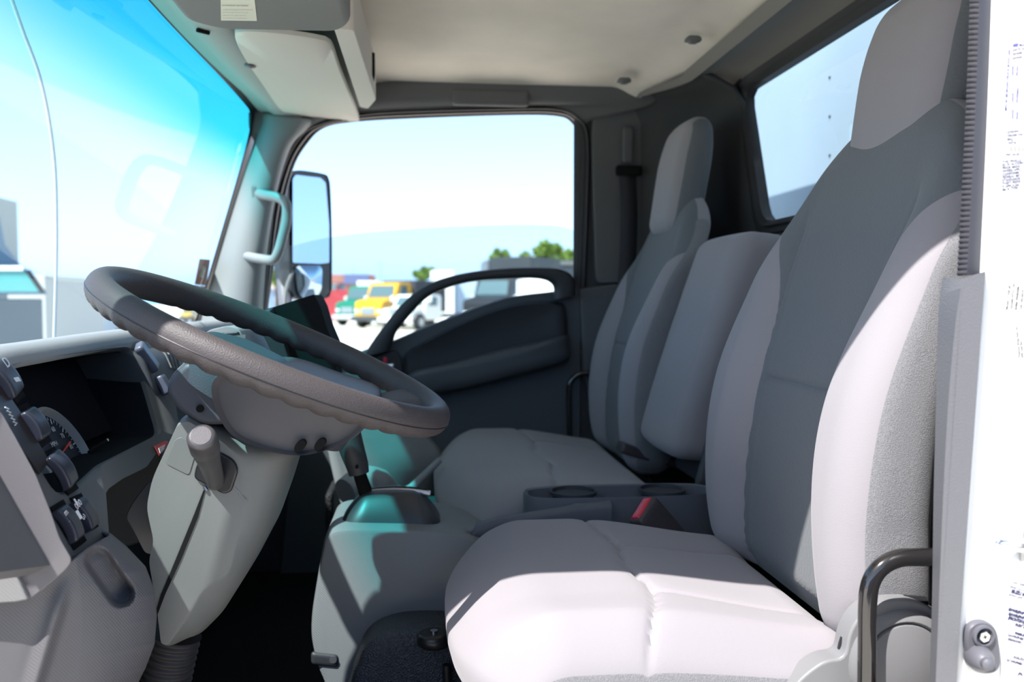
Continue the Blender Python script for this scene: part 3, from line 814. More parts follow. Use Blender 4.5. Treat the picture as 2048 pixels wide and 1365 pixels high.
# belt buckles
def buckle(px, py, Y, lab, grp, up, size=1.0, face=(1, 0, 0), red=True):
    b = empty('seat_belt_buckle', at(px, py, Y), lab, 'buckle', grp)
    u = unit(up); n = unit(np.array(face, float) - u * (np.array(face, float) @ u)); w_ = np.cross(u, n)
    v, f = softbox((0.028 * size, 0.052 * size, 0.085 * size), 0.006, (8, 10, 12))
    F0 = frame(at(px, py, Y) - u * 0.04 * size, n, w_, u)
    mesh('housing', F0(v), f, mat('buckle_brown', (0.055, 0.045, 0.05), 0.5, 0.4), b)
    if red:
        v, f = softbox((0.018 * size, 0.042 * size, 0.012), 0.004, (6, 10, 6))
        mesh('release_button', F0(v + np.array([0, 0, 0.040 * size])), f, RED, b)
    v, f = softbox((0.016, 0.03 * size, 0.14), 0.005, (6, 6, 8))
    mesh('stalk', F0(v + np.array([0, 0, -0.10])), f, PL_DARK, b)
    return b
b = buckle(1285, 1020, 1.425, 'seat belt buckle with a bright red button, poking up beside the near seat', 'seat belt buckles', (-0.62, -0.12, 0.72), 1.15, (0.4, -0.9, 0.4))
buckle(1262, 872, 2.02, 'dark belt buckle stalk under the lower edge of the passenger seat back', 'seat belt buckles', (-0.5, -0.2, 1), 1.0, (1, -0.6, 0.3), False)
buckle(1240, 893, 1.97, 'dark flat buckle lying on the bench cushion in front of the middle back', 'seat belt buckles', (-1, -0.1, 0.35), 0.9, (0.3, 0.0, 1), False)
# ================================================================ STEERING WHEEL
WC = np.array([-0.184, 1.161, 1.636]); WR = 0.2255; WT = 0.4086; WRO = 0.026
e1 = np.array([math.cos(WT), 0, -math.sin(WT)]); e2 = unit(np.array([0, math.cos(WRO), math.sin(WRO)])); e3 = unit(np.cross(e1, e2))
if e3[2] < 0: e3 = -e3
WF = frame(WC, e1, e2, e3)
sw = empty('steering_wheel', WC, 'large dark steering wheel with a scalloped grip, half shaded and half sunlit', 'steering wheel')
N = 420; S = 28; rings = []
for i in range(N):
    a = 2 * math.pi * i / N
    er = e1 * math.cos(a) + e2 * math.sin(a)
    # finger scallops on the underside, fading at the spokes
    sc = 0.5 + 0.5 * math.cos(a * 46)
    on = sstep(abs(math.sin(a + 0.4)), 0.15, 0.45)
    ring = []
    for j in range(S):
        b = 2 * math.pi * j / S
        rx = 0.0165; rz = 0.0195
        u, w = math.cos(b), math.sin(b)
        under = max(0, -w) ** 1.5
        k = 1 - 0.16 * under * (sc ** 2) * on
        ring.append(WC + er * (WR + rx * u * k) + e3 * (rz * w * k - 0.002))
    rings.append(ring)
v, f = loft(rings, True, False)
f = f + [((N - 1) * S + i, (N - 1) * S + (i + 1) % S, (i + 1) % S, i) for i in range(S)]
rim = mesh('rim', v, f, WHEEL, sw)
# parting seam all round the rim
pth = [WC + (e1 * math.cos(a) + e2 * math.sin(a)) * (WR + 0.0163) + e3 * (-0.004) for a in np.linspace(0, 2 * np.pi, 200, endpoint=False)]
v, f = tube(pth, 0.0007, 6, True); mesh('grip_seam', v, f, BLACK, rim)
# hub pad, dished
A = np.linspace(0, 2 * np.pi, 64, endpoint=False)
def hubring(s_, z, stretch=1.0):
    out = []
    for a in A:
        r1 = 0.098 + 0.030 * (0.5 + 0.5 * math.cos(a)) * stretch
        r2 = 0.104
        x = math.copysign(abs(math.cos(a)) ** 0.8, math.cos(a)) * r1 * s_; y = math.copysign(abs(math.sin(a)) ** 0.8, math.sin(a)) * r2 * s_
        out.append(WF(np.array([x, y, z - 0.012 * (x / 0.12)])))
    return out
v, f = loft([hubring(1.0, -0.075), hubring(1.04, -0.05), hubring(1.02, -0.035), hubring(0.95, -0.026), hubring(0.7, -0.018), hubring(0.3, -0.014), hubring(0.03, -0.013)], True, True)
mesh('hub_pad', v, f, mat('hub_pad', (0.05, 0.053, 0.065), 0.55, 0.4, bump=0.3, scale=700), sw)
# spokes
for (ang, wd) in ((0.42, 0.034), (-0.42, 0.034)):
    er = np.array([math.cos(ang), math.sin(ang), 0]); et = np.array([-math.sin(ang), math.cos(ang), 0])
    rg = []
    for (r_, z, w_, th) in ((0.085, -0.048, wd * 1.2, 0.016), (0.12, -0.042, wd, 0.013), (0.16, -0.030, wd * 0.9, 0.011), (0.195, -0.012, wd * 1.15, 0.011), (0.222, -0.004, wd * 1.5, 0.010)):
        rg.append([WF(er * r_ + et * (w_ * math.copysign(abs(math.cos(b)) ** 0.6, math.cos(b))) + np.array([0, 0, z + th * math.copysign(abs(math.sin(b)) ** 0.8, math.sin(b))])) for b in np.linspace(0, 2 * np.pi, 24, endpoint=False)])
    v, f = loft(rg, True, True); mesh('spoke', v, f, mat('spoke_vinyl', (0.055, 0.055, 0.065), 0.5, 0.4, bump=0.3, scale=700), sw)

# ================================================================ STEERING COLUMN
sc_ = empty('steering_column', (-0.3, 1.16, 1.2), 'grey two-piece steering column cover with a black gap line under the wheel', 'steering column')
# upper shroud (bowl under the wheel)
SH = [(430, 752), (420, 800), (455, 868), (520, 900), (585, 914), (640, 908), (700, 884), (735, 850), (742, 815), (640, 778), (520, 740)]
s0 = np.array(catmull([at(x, y, 1.035) for x, y in SH], 6, True)); s_c = s0.mean(0)
def shr(k, Y, dz=0): 
    q = s_c + (s0 - s_c) * k; q = q.copy(); q[:, 1] = Y; q[:, 2] += dz; return q
v, f = loft([shr(0.90, 1.045), shr(0.965, 1.035), shr(1.0, 1.05), shr(1.0, 1.10), shr(1.0, 1.23), shr(0.96, 1.29), shr(0.85, 1.30)], True, True)
shroud = mesh('upper_shroud', v, f, mat('shroud_brown_grey', (0.085, 0.08, 0.083), 0.5, 0.4, bump=0.1, scale=800), sc_)
# holes on the shroud
for (x, y) in ((600, 893), (640, 890)):
    c_ = at(x, y, 1.0355); rr = [c_ + np.array([0.0085 * math.cos(a) + 0.004 * math.sin(a), -0.0015, 0.010 * math.sin(a)]) * 1 - 0 for a in np.linspace(0, 2 * np.pi, 20, endpoint=False)]
    v, f = prism([c_ + (p_ - c_) * 0.72 for p_ in rr], (0, 0.010, 0)); mesh('screw_hole', v, f, MATTE, shroud)
# left horn of the shroud carrying the column switch housing
LH = [(328, 782), (345, 752), (372, 722), (420, 735), (455, 760), (470, 850), (400, 852), (350, 818)]
v, f = prism(fillet([at(x, y, 1.08) for x, y in LH], 0.012, 4), (0, 0.17, 0)); mesh('switch_housing', v, f, mat('shroud_slate', (0.06, 0.062, 0.075), 0.5, 0.4, bump=0.1, scale=800), sc_, bevel=0.012, seg=4)
v, f = prism(fillet([at(x, y, 1.09) for x, y in ((332, 770), (350, 742), (384, 712), (470, 742), (452, 768), (395, 778))], 0.006, 3), (0, 0.15, 0)); mesh('shroud_lid', v, f, PL_GREY, sc_, bevel=0.005)
c_ = at(400, 818, 1.078)
v, f = cyl(c_ + np.array([0, -0.001, 0]), c_ + np.array([0, 0.01, 0]), 0.0045, seg=16); mesh('screw_hole', v, f, MATTE, sc_)
# lower cover: near face polygon swept across
LC = [(352, 838), (372, 832), (430, 862), (470, 880), (580, 905), (552, 1000), (520, 1090), (470, 1185), (430, 1250), (380, 1300), (330, 1310), (312, 1300), (308, 1215), (290, 1122), (304, 1085), (296, 1050), (287, 1015), (297, 958), (322, 905)]
lc = np.array(fillet([at(x, y, 1.075) for x, y in LC], 0.012, 4)); lcc = lc.mean(0)
def lr(k, Y):
    q = lcc + (lc - lcc) * k; q = q.copy(); q[:, 1] = Y; return q
LN = [(356, 850), (374, 842), (428, 872), (458, 895), (486, 930), (486, 1000), (477, 1055), (457, 1150), (408, 1168), (375, 1235), (335, 1292), (322, 1288), (313, 1212), (297, 1121), (308, 1085), (300, 1050), (293, 1015), (304, 960), (328, 908)]
ln = np.array(fillet([at(x, y, 1.075) for x, y in LN], 0.012, 4))
def lm(t, Y):
    q = ln * (1 - t) + lc * t; q = q.copy(); q[:, 1] = Y; return q
v, f = loft([lm(0, 1.075), lm(0.12, 1.077), lm(0.45, 1.084), lm(0.8, 1.097), lm(1.0, 1.12), lr(1.0, 1.16), lr(1.0, 1.235), lr(0.98, 1.25), lr(0.94, 1.255)], True, True)
lowc = mesh('lower_cover', v, f, PL_COL, sc_)
# side cheek bulging rearward on the driver's side of the cover
CH = [(470, 905), (552, 915), (540, 985), (520, 1010), (560, 1060), (548, 1120), (520, 1140), (440, 1290), (385, 1320), (440, 1180), (420, 1165), (450, 1140), (545, 1060)]
# black split line
gp = [at(x, y, 1.0738) for x, y in ((411, 978), (396, 1035), (362, 1120), (330, 1190), (313, 1235), (309, 1232), (322, 1190), (352, 1118), (388, 1030), (409, 976))]
v, f = prism(gp, (0, 0.004, 0)); mesh('gap_line', v, f, MATTE, lowc, smooth=False)
# flush patch left of the stalk
v, f = prism(fillet([at(x, y, 1.0740) for x, y in ((350, 880), (362, 874), (395, 895), (378, 952), (330, 928))], 0.005, 4), (0, 0.004, 0)); mesh('blank_cover', v, f, mat('blank_grey', (0.13, 0.135, 0.13), 0.5), lowc, bevel=0.0006)
# seam on right half of cover
v, f = tube(catmull([at(x, y, 1.0745) for x, y in ((462, 968), (474, 980), (484, 992), (494, 1004))], 5), 0.0007, 6); mesh('trim_seam', v, f, PILL, lowc)
# stalk socket
SK = [(392, 930), (408, 912), (440, 905), (468, 922), (476, 942), (462, 985), (446, 990), (425, 978), (386, 958)]
v, f = prism(fillet([at(x, y, 1.070) for x, y in SK], 0.006, 4), (0, 0.02, 0)); mesh('stalk_socket', v, f, BLACK, sc_, bevel=0.003)
# tilt / ignition stalk
k0 = at(402, 872, 0.965); k1 = at(432, 965, 1.075)
d = unit(k1 - k0); L = np.linalg.norm(k1 - k0)
st = mesh('column_stalk', *tube([k0, k0 + d * 0.002, k0 + d * 0.006, k0 + d * 0.032, k0 + d * 0.036, k0 + d * 0.040, k0 + d * 0.07, k0 + d * L], [0.0115, 0.0145, 0.0158, 0.0162, 0.0145, 0.0150, 0.0125, 0.0105], 32), mat('stalk_dark', (0.055, 0.053, 0.056), 0.4, 0.5, bump=0.1, scale=600), sc_)
v, f = tube([k0 - d * 0.0006, k0 + d * 0.001], [0.0108, 0.0112], 32); mesh('stalk_cap', v, f, mat('stalk_cap_grey', (0.075, 0.07, 0.078), 0.5, 0.3, bump=0.15, scale=900), st)
v, f = cyl(at(409, 974, 1.074), at(414, 982, 1.074), 0.0025, seg=10); mesh('clip', v, f, CHROME, sc_)
# ribbed rubber boot at the foot
pth = [at(x, y, 1.16) for x, y in ((352, 1270), (338, 1330), (325, 1400), (312, 1480))]
pth = resample(catmull(pth, 8), 90, False)
rad = [0.030 + 0.0028 * (0.5 + 0.5 * math.cos(i * 2 * math.pi / 6)) for i in range(len(pth))]
v, f = tube(pth, rad, 28); mesh('rubber_boot', v, f, RUBBER, sc_)
# key tag glimpsed behind
tg = mesh('hanging_tag', *prism([at(x, y, 1.3) for x, y in ((476, 1138), (480, 1137), (481, 1160), (478, 1166))], (0, 0.001, 0)), mat('yellow_tag', (0.55, 0.5, 0.05), 0.6), smooth=False)
tag(tg, 'tiny yellow strip hanging in the dark behind the steering column', 'tag')

# ================================================================ DASHBOARD
dash = empty('dashboard', (-0.5, 1.5, 1.5), 'grey dashboard with a deep hooded instrument binnacle at the left edge', 'dashboard')
BP0 = (-0.45, 1.15, 1.63); BN = unit((1, 0, 0.5))
def bz(x, y, off=0.0): return atP(x, y, np.array(BP0) + BN * off, BN)
hood = [(-170, 790), (-60, 742), (0, 711), (80, 697), (150, 686), (220, 675), (281, 666), (310, 664), (330, 700), (346, 780), (362, 872), (312, 908), (293, 935), (250, 955), (214, 980), (208, 1000), (214, 1035), (222, 1062), (190, 1092), (150, 1112), (110, 1130), (-40, 1150), (-170, 1150)]
open_ = [(-60, 790), (10, 738), (60, 722), (117, 714), (211, 700), (252, 696), (275, 706), (300, 782), (322, 858), (318, 868), (205, 925), (150, 976), (118, 985), (95, 950), (40, 840), (0, 780)]
def shape(pts, n, Fn): return resample(catmull([Fn(x, y) for x, y in pts], 6, True), n)
O = resample(fillet([bz(x, y) for x, y in hood], 0.01, 4), 900); Hh = resample(fillet([bz(x, y) for x, y in open_], 0.012, 4), 160)
c_ = Hh.mean(0); eA = unit(np.cross(BN, (0, 1, 0))); eB = np.array([0, 1.0, 0])
ang = lambda Q: np.arctan2((Q - c_) @ eA, (Q - c_) @ eB)
ah, ao_ = ang(Hh), ang(O)
Om = np.array([O[np.argmin(np.abs(np.angle(np.exp(1j * (ao_ - a)))))] for a in ah])
depth_v = np.array([-1.0, 0, -0.12])
bk = c_ + (Hh - c_) * np.array([1, 0.97, 0.97]) + depth_v * 0.080 + np.array([0, 0, 0.0])
v, f = loft([Om - BN * 0.02, Om - BN * 0.004, Om, Hh * 0.93 + Om * 0.07, Hh - BN * 0.004, Hh - BN * 0.012], True, False)
mesh('fascia', v, f, PL_MID, dash)
v, f = loft([Hh - BN * 0.010, Hh + depth_v * 0.03, bk, bk + depth_v * 0.002], True, 'end')
well = mesh('instrument_well', v, f, mat('well_black', (0.008, 0.009, 0.013), 0.9, 0.1), dash)
# top roll of the dash above the binnacle, running back to the glass and across to the far side
topk = [(-200, 820), (-60, 742), (0, 711), (80, 697), (150, 686), (220, 675), (305, 663)]
tp = catmull([bz(x, y) for x, y in topk], 5)
ex = [tp[-1] + np.array([0.0, dy, dz]) for dy, dz in ((0.06, -0.012), (0.16, -0.01), (0.3, 0.0), (0.5, 0.0), (0.75, 0.0), (0.98, 0.0))]
tpx = np.vstack([tp, ex])
tpx = resample(tpx, 70, False)
rows = [tpx + np.array([0.006, 0, -0.017]), tpx + np.array([0.006, 0, -0.010]), tpx + np.array([0.001, 0, 0.0]), tpx + np.array([-0.008, 0, 0.006]), tpx + np.array([-0.03, 0, 0.007])]
r_end = tpx.copy(); r_end[:, 0] = np.array([wsx(y, 1.60) for y in r_end[:, 1]]) + 0.02; r_end[:, 2] = 1.598
rows += [(rows[-1] + r_end) / 2 + np.array([0, 0, 0.004]), r_end, r_end + np.array([-0.01, 0, -0.12])]
v, f = loft(rows, False, False); o = mesh('dash_top', v, f, mat('dash_top_grey', (0.26, 0.265, 0.275), 0.55, 0.4, bump=0.15, scale=500), dash); solid(o, 0.006)
# body of the dash behind/below, from the binnacle to the far door
pf = [(-0.60, 1.60), (-0.47, 1.63), (-0.43, 1.615), (-0.41, 1.56), (-0.40, 1.42), (-0.43, 1.32), (-0.60, 1.28)]
v, f = prism(fillet([(x, 1.40, z) for x, z in pf], 0.02, 4), (0, 1.0, 0)); mesh('dash_body', v, f, PL_SLATE, dash, bevel=0.01)
v, f = boxv((-0.56, 1.14, 1.42), (0.06, 0.55, 0.30)); mesh('dash_frame', v, f, PL_DARK, dash)
# gauge face
gc = bk.mean(0)
gn = BN.copy(); gu = unit(np.array([0, 0, 1]) - gn * gn[2]); gr = np.cross(gu, gn)
def gp_(px, py, off=0.0): return atP(px, py, gc0 + gn * off, gn)
gc0 = gc + BN * 0.016
v, f = softbox((0.36, 0.13, 0.004), 0.001, (2, 2, 2)); 
cl = mesh('gauge_panel', *boxv(gc0 - gn * 0.004, (0.38, 0.135, 0.004), gr, gu, gn), mat('gauge_black', (0.008, 0.008, 0.012), 0.9, 0.1), dash, smooth=False)
# speedometer dial: a round dial whose centre sits low behind the switches
dc = gp_(118, 915); R_ = 0.066
pts = lambda r_, off: [dc + (gr * math.cos(a) + gu * math.sin(a)) * r_ + gn * off for a in np.linspace(0, 2 * np.pi, 72, endpoint=False)]
v, f = loft([pts(R_, 0.001), pts(R_, 0.010), pts(R_ * 0.93, 0.012), pts(R_ * 0.88, 0.002)], True, False); dial = mesh('speedometer_bezel', v, f, mat('bezel_grey', (0.30, 0.31, 0.32), 0.35, 0.5), dash)
v, f = prism(pts(R_ * 0.885, 0.0015), gn * -0.002); mesh('dial_face', v, f, mat('dial_navy', (0.015, 0.017, 0.03), 0.5, 0.3), dial, smooth=False)
for k in range(41):
    a = math.radians(225 - k * 270 / 40); big = k % 4 == 0
    er = gr * math.cos(a) + gu * math.sin(a); et = np.cross(gn, er)
    v, f = boxv(dc + er * R_ * (0.78 if big else 0.81) + gn * 0.003, (R_ * (0.12 if big else 0.06), 0.0013 if big else 0.0006, 0.0004), er, et, gn)
    mesh('scale_tick', v, f, WMARK, dial, smooth=False)
for k in range(0, 11):
    a = math.radians(225 - k * 27); er = gr * math.cos(a) + gu * math.sin(a)
    text(dial, str(k * 10), dc + er * R_ * 0.60 - gu * 0.003 + gn * 0.003, gr, gu, 0.0095, WMARK, 'scale_number', 'CENTER')
text(dial, 'MPH', dc + gu * R_ * 0.22 + gn * 0.003, gr, gu, 0.009, WMARK, 'dial_lettering', 'CENTER')
a = math.radians(205); er = gr * math.cos(a) + gu * math.sin(a); et = np.cross(gn, er)
q0 = gp_(140, 885, 0.006); q1 = gp_(118, 915, 0.006)
v, f = tube([q0, q1], [0.0016, 0.0007], 8); mesh('needle', v, f, mat('needle_red', (0.8, 0.05, 0.02), 0.4), dial)
v, f = tube([gp_(178, 905, 0.02), gp_(213, 882, 0.03)], [0.0022, 0.0022], 10); mesh('trip_stalk', v, f, MATTE, dash)
v, f = softbox((0.006, 0.006, 0.006), 0.003, (6, 6, 6)); mesh('trip_knob', v + gp_(214, 882, 0.03), f, CHROME, dash)
# clear lens lower right
# rocker switches down the near edge of the binnacle
def rocker(px0, py0, px1, py1, wpx, name='rocker_switch', off=0.004, th=0.011, mt=None):
    a0 = bz(px0, py0, off); a1 = bz(px1, py1, off); ax = unit(a1 - a0); L_ = np.linalg.norm(a1 - a0)
    side = unit(np.cross(BN, ax)); 
    W_ = wpx / 1850.0
    v, f = softbox((L_, W_, th), 0.0026, (14, 8, 6))
    v = v.copy(); v[:, 2] += 0.004 * (1 - (v[:, 0] / (L_ / 2)) ** 2)
    return mesh(name, frame((a0 + a1) / 2, ax, side, BN)(v), f, mt or mat('switch_navy', (0.028, 0.03, 0.045), 0.35, 0.5), dash), ax, side, (a0 + a1) / 2
def slotbed(px0, py0, px1, py1, wpx):
    a0 = bz(px0, py0, 0.001); a1 = bz(px1, py1, 0.001); ax = unit(a1 - a0); L_ = np.linalg.norm(a1 - a0); side = unit(np.cross(BN, ax))
    v, f = boxv((a0 + a1) / 2, (L_, wpx / 1850.0, 0.003), ax, side, BN); mesh('switch_slot', v, f, MATTE, dash, smooth=False)
slotbed(-20, 715, 40, 800, 50)
s1, ax, sd, cc = rocker(-14, 728, 32, 790, 62)
text(s1, 'D', cc + BN * 0.012 - ax * 0.010, -ax * 0.2 + np.array([0, 1.0, 0]), -ax, 0.016, WMARK, 'lamp_symbol', 'CENTER')
for k in range(4):
    v, f = boxv(cc + BN * 0.0107 + ax * 0.006 + np.array([0, 0.003 * (k - 1.5), 0]), (0.005, 0.0008, 0.0004), ax, sd, BN); mesh('lamp_ray', v, f, WMARK, s1, smooth=False)
slotbed(42, 812, 92, 890, 52)
rocker(50, 822, 86, 878, 52)
slotbed(96, 900, 146, 985, 52)
rocker(100, 910, 142, 972, 56)
# long black recess of unused switches with white cable-like marks
v, f = prism([bz(x, y, 0.002) for x, y in ((-60, 740), (-20, 740), (40, 830), (96, 925), (76, 950), (30, 885), (-60, 760))], BN * 0.002); mesh('blank_strip', v, f, mat('strip_brown', (0.02, 0.014, 0.014), 0.35), dash, smooth=False)
pth = [bz(13 + k * 2.0 + (3 if k % 2 else -3), 815 + k * 3.6, 0.006) for k in range(11)]
v, f = tube(pth, 0.0007, 6); mesh('squiggle_marking', v, f, WMARK, dash)
# lower pair of switches
slotbed(112, 1008, 160, 1092, 60); slotbed(150, 992, 186, 1060, 50)
l1, ax, sd, cc1 = rocker(116, 1018, 154, 1082, 44)
l2, ax2, sd2, cc2 = rocker(150, 1002, 184, 1058, 46)
for j, (o_, c2, s_) in enumerate(((l2, bz(160, 1014, 0.013), '000'), (l2, bz(170, 1038, 0.013), 'ω'), (l1, bz(135, 1030, 0.013), 'm'), (l1, bz(148, 1050, 0.013), 'III'))):
    text(o_, s_, c2, np.array([0, 1.0, 0.25]), -ax, 0.0095, WMARK, 'switch_symbol', 'CENTER')
v, f = boxv(bz(158, 1030, 0.0135), (0.010, 0.006, 0.0005), ax, sd, BN); mesh('switch_symbol', v, f, WMARK, l2, smooth=False)
v, f = boxv(bz(152, 1005, 0.0135), (0.008, 0.0028, 0.0005), ax, sd, BN); mesh('switch_symbol', v, f, WMARK, l1, smooth=False)
# far column of the binnacle: two silver-edged switches and the vent beside them
def fsw(px0, py0, px1, py1, wpx, off):
    a0 = bz(px0, py0, off); a1 = bz(px1, py1, off); ax_ = unit(a1 - a0); L_ = np.linalg.norm(a1 - a0); sd_ = unit(np.cross(BN, ax_))
    v, f = softbox((L_, wpx / 1300.0, 0.014), 0.004, (12, 8, 6)); return mesh('rocker_switch', frame((a0 + a1) / 2, ax_, sd_, BN)(v), f, mat('switch_slate', (0.10, 0.11, 0.15), 0.35, 0.5), dash)
fsw(276, 690, 312, 740, 34, 0.010); fsw(318, 752, 338, 788, 30, 0.010)
vp = [(312, 682), (335, 676), (352, 690), (368, 730), (352, 752), (336, 735)]
v, f = prism(fillet([bz(x, y, 0.002) for x, y in vp], 0.004, 3), BN * 0.004); vent = mesh('air_vent', v, f, MATTE, dash)
for k in range(4):
    a0 = bz(316 + 8 * k, 684 - k, 0.007); a1 = bz(340 + 7 * k, 738 + 2 * k, 0.007); ax_ = unit(a1 - a0); sd_ = unit(np.cross(BN, ax_))
    v, f = boxv((a0 + a1) / 2, (np.linalg.norm(a1 - a0), 0.0022, 0.008), ax_, sd_, BN); mesh('vent_slat', v, f, PL_GREY, vent, bevel=0.0008)
# red and white sticker under the binnacle
v, f = prism([bz(x, y, 0.0015) for x, y in ((308, 893), (330, 882), (336, 884), (330, 900), (318, 912))], BN * 0.0006); stk = mesh('warning_sticker', v, f, mat('sticker_red', (0.65, 0.05, 0.03), 0.5), dash, smooth=False)
v, f = prism([bz(x, y, 0.0023) for x, y in ((317, 897), (330, 890), (328, 899), (320, 907))], BN * 0.0004); mesh('sticker_panel', v, f, WMARK, stk, smooth=False)

# near end cap of the dash, sunlit
NE = [(-120, 800), (0, 820), (34, 880), (72, 950), (104, 1030), (120, 1078), (146, 1122), (132, 1142), (60, 1201), (20, 1120), (-40, 1010), (-120, 900)]
v, f = tprism(fillet([at(x, y, 0.872) for x, y in NE], 0.006, 4), fillet([at(x - 6, y - 2, 0.945) for x, y in NE], 0.006, 4)); mesh('end_cap', v, f, mat('cap_grey', (0.125, 0.12, 0.128), 0.5, 0.4, bump=0.12, scale=900), dash, bevel=0.006, seg=4)
NE2 = [(-120, 900), (-40, 1010), (2, 1088), (20, 1122), (56, 1201), (30, 1206), (-120, 1215)]
v, f = prism([at(x, y, 0.866) for x, y in NE2], (0, 0.02, 0)); mesh('end_strip', v, f, PL_WEAVE, dash, bevel=0.002)
# lower knee panel with its cupped hollow
K0 = [at(x, y, 0.875) for x, y in ((-140, 1215), (-140, 1300), (-140, 1420))]
cols = []
U = 110; Vn = 100
left = catmull([(-150, 1225), (-150, 1300), (-150, 1370), (-150, 1440)], 12)[:Vn - 0] if False else None
def kp(u, v_):
    # u: 0 near/left .. 1 right silhouette ; v_: 0 top .. 1 bottom
    Lx, Ly = np.interp(v_, [0, .35, 1], [-150, -150, -150]), np.interp(v_, [0, 1], [1215, 1450])
    top_ = [(-150, 1215), (60, 1203), (135, 1143), (160, 1118), (216, 1075)]
    bot_ = [(-150, 1450), (0, 1450), (120, 1450), (200, 1440), (270, 1420)]
    rx = np.interp(v_, [0, .08, .2, .35, .5, .65, .8, 1], [218, 252, 290, 309, 313, 309, 292, 245]); ry = np.interp(v_, [0, .08, .2, .35, .5, .65, .8, 1], [1072, 1100, 1140, 1190, 1240, 1290, 1335, 1430])
    tx = np.interp(u, np.linspace(0, 1, 5), [p[0] for p in top_]); ty = np.interp(u, np.linspace(0, 1, 5), [p[1] for p in top_])
    bx = np.interp(u, np.linspace(0, 1, 5), [p[0] for p in bot_]); by = np.interp(u, np.linspace(0, 1, 5), [p[1] for p in bot_])
    x = tx * (1 - v_) + bx * v_; y = ty * (1 - v_) + by * v_
    lx = -150 * (1 - u) + rx * u; k = u ** 1.5
    x = x * (1 - k) + (lx * 0.0 + rx * u + (1 - u) * tx) * k; y = y * (1 - k) + ry * k
    Y = 0.885 + 0.10 * u ** 2.2
    # raised rib and cup
    t_ = min(1, max(0, ((x - 196) * 46 + (y - 1122) * 66) / (46 ** 2 + 66 ** 2)))
    d_ = math.hypot(x - 196 - 46 * t_, y - 1122 - 66 * t_)
    Y += 0.026 * sstep(30 - d_, 0, 13) * (0.5 + 0.5 * t_)
    rib = math.exp(-((x - (135 - (y - 1150) * 0.30)) / 16) ** 2)
    Y -= 0.010 * rib * sstep(y, 1150, 1230)
    return at(x, y, Y)
G = np.array([[kp(i / (U - 1), j / (Vn - 1)) for j in range(Vn)] for i in range(U)])
back_ = G[-1] + np.array([-0.02, 0.03, 0]); back2 = G[-1] + np.array([-0.10, 0.06, 0])
rows = [G[i] for i in range(U)] + [G[-1] + np.array([-0.003, 0.012, 0]), back_, back2]
v, f = loft(rows, False, False); o = mesh('knee_panel', v, f, mat('knee_grey', (0.10, 0.098, 0.105), 0.5, 0.4, bump=0.14, scale=150, kind='wave'), dash); solid(o, 0.004)
# glossy lever housing between dash and column
v, f = prism(fillet([at(x, y, 1.22) for x, y in ((295, 965), (262, 1010), (250, 1036), (262, 1055), (290, 1110), (315, 1110), (315, 960))], 0.01, 3), (0, 0.05, 0))
mesh('lever_housing', v, f, mat('gloss_slate', (0.05, 0.055, 0.065), 0.2, 0.6), dash, bevel=0.006)
# centre display pod on the dash top
v, f = prism(fillet([at(x, y, 1.52) for x, y in ((404, 672), (420, 660), (455, 652), (478, 658), (500, 705), (520, 760), (440, 760))], 0.006, 3), (0, 0.28, 0)); mesh('centre_hood', v, f, mat('dash_top_grey', (0.2, 0.2, 0.21)), dash, bevel=0.006)
v, f = prism([at(x, y, 1.512) for x, y in ((424, 668), (476, 664), (500, 715), (440, 720))], (0, 0.02, 0)); mesh('display_screen', v, f, BLACK, dash, bevel=0.002)
v, f = boxv(at(458, 677, 1.508), (0.055, 0.003, 0.006), unit((1, 0, 0.12)), (0, 1, 0), (0, 0, 1)); mesh('display_edge', v, f, PL_GREY, dash)

# black hooded box on the dash
bx = empty('dash_box', at(590, 690, 1.62), 'black wedge-topped box standing on the dash in front of the far window', 'box')
q = [(533, 618), (548, 614), (628, 589), (640, 612), (653, 655), (668, 690), (672, 760), (600, 760), (560, 720)]
v, f = prism(fillet([at(x, y, 1.60) for x, y in q], 0.002, 2), (0, 0.13, 0.0)); mesh('housing', v, f, MATTE, bx, bevel=0.002)
v, f = prism([at(x, y, 1.598) for x, y in ((526, 622), (546, 614), (560, 640), (585, 720), (560, 722), (520, 640))], (0, -0.03, -0.005)); mesh('side_face', v, f, PL_DARK, bx, bevel=0.002)

# sticker on the windshield near the far pillar
p0 = atP(417, 550, (wsx(2.2, 1.75) + 0.006, 2.2, 1.75), unit((1, 0, -0.27)))
def wp(x, y): return atP(x, y, (wsx(2.2, 1.75) + 0.004, 2.2, 1.75), unit((1, 0, -0.27)))
v, f = prism([wp(x, y) for x, y in ((399, 518), (420, 520), (412, 572), (389, 569))], (0.0006, 0, 0)); o = mesh('windshield_sticker', v, f, mat('sticker_rust', (0.42, 0.16, 0.11), 0.6, vary=0.3, vscale=60), smooth=False)
tag(o, 'small upright rust-red inspection sticker on the glass above the wheel rim', 'sticker')
v, f = prism([wp(x, y) + np.array([0.0012, 0, 0]) for x, y in ((404, 532), (412, 533), (406, 556), (397, 555))], (0.0004, 0, 0)); mesh('sticker_panel', v, f, mat('panel_tan', (0.45, 0.42, 0.36), 0.6), o, smooth=False)
text(o, '143', wp(404, 553) + np.array([0.003, 0, 0]), wp(410, 534) - wp(404, 553), (wp(398, 552) - wp(404, 553)), 0.008, INK, 'sticker_number')
v, f = prism([wp(x, y) for x, y in ((389, 571), (412, 573), (411, 580), (390, 578))], (0.0006, 0, 0)); mesh('sticker_tab', v, f, mat('tab_pink', (0.7, 0.55, 0.62), 0.6), o, smooth=False)

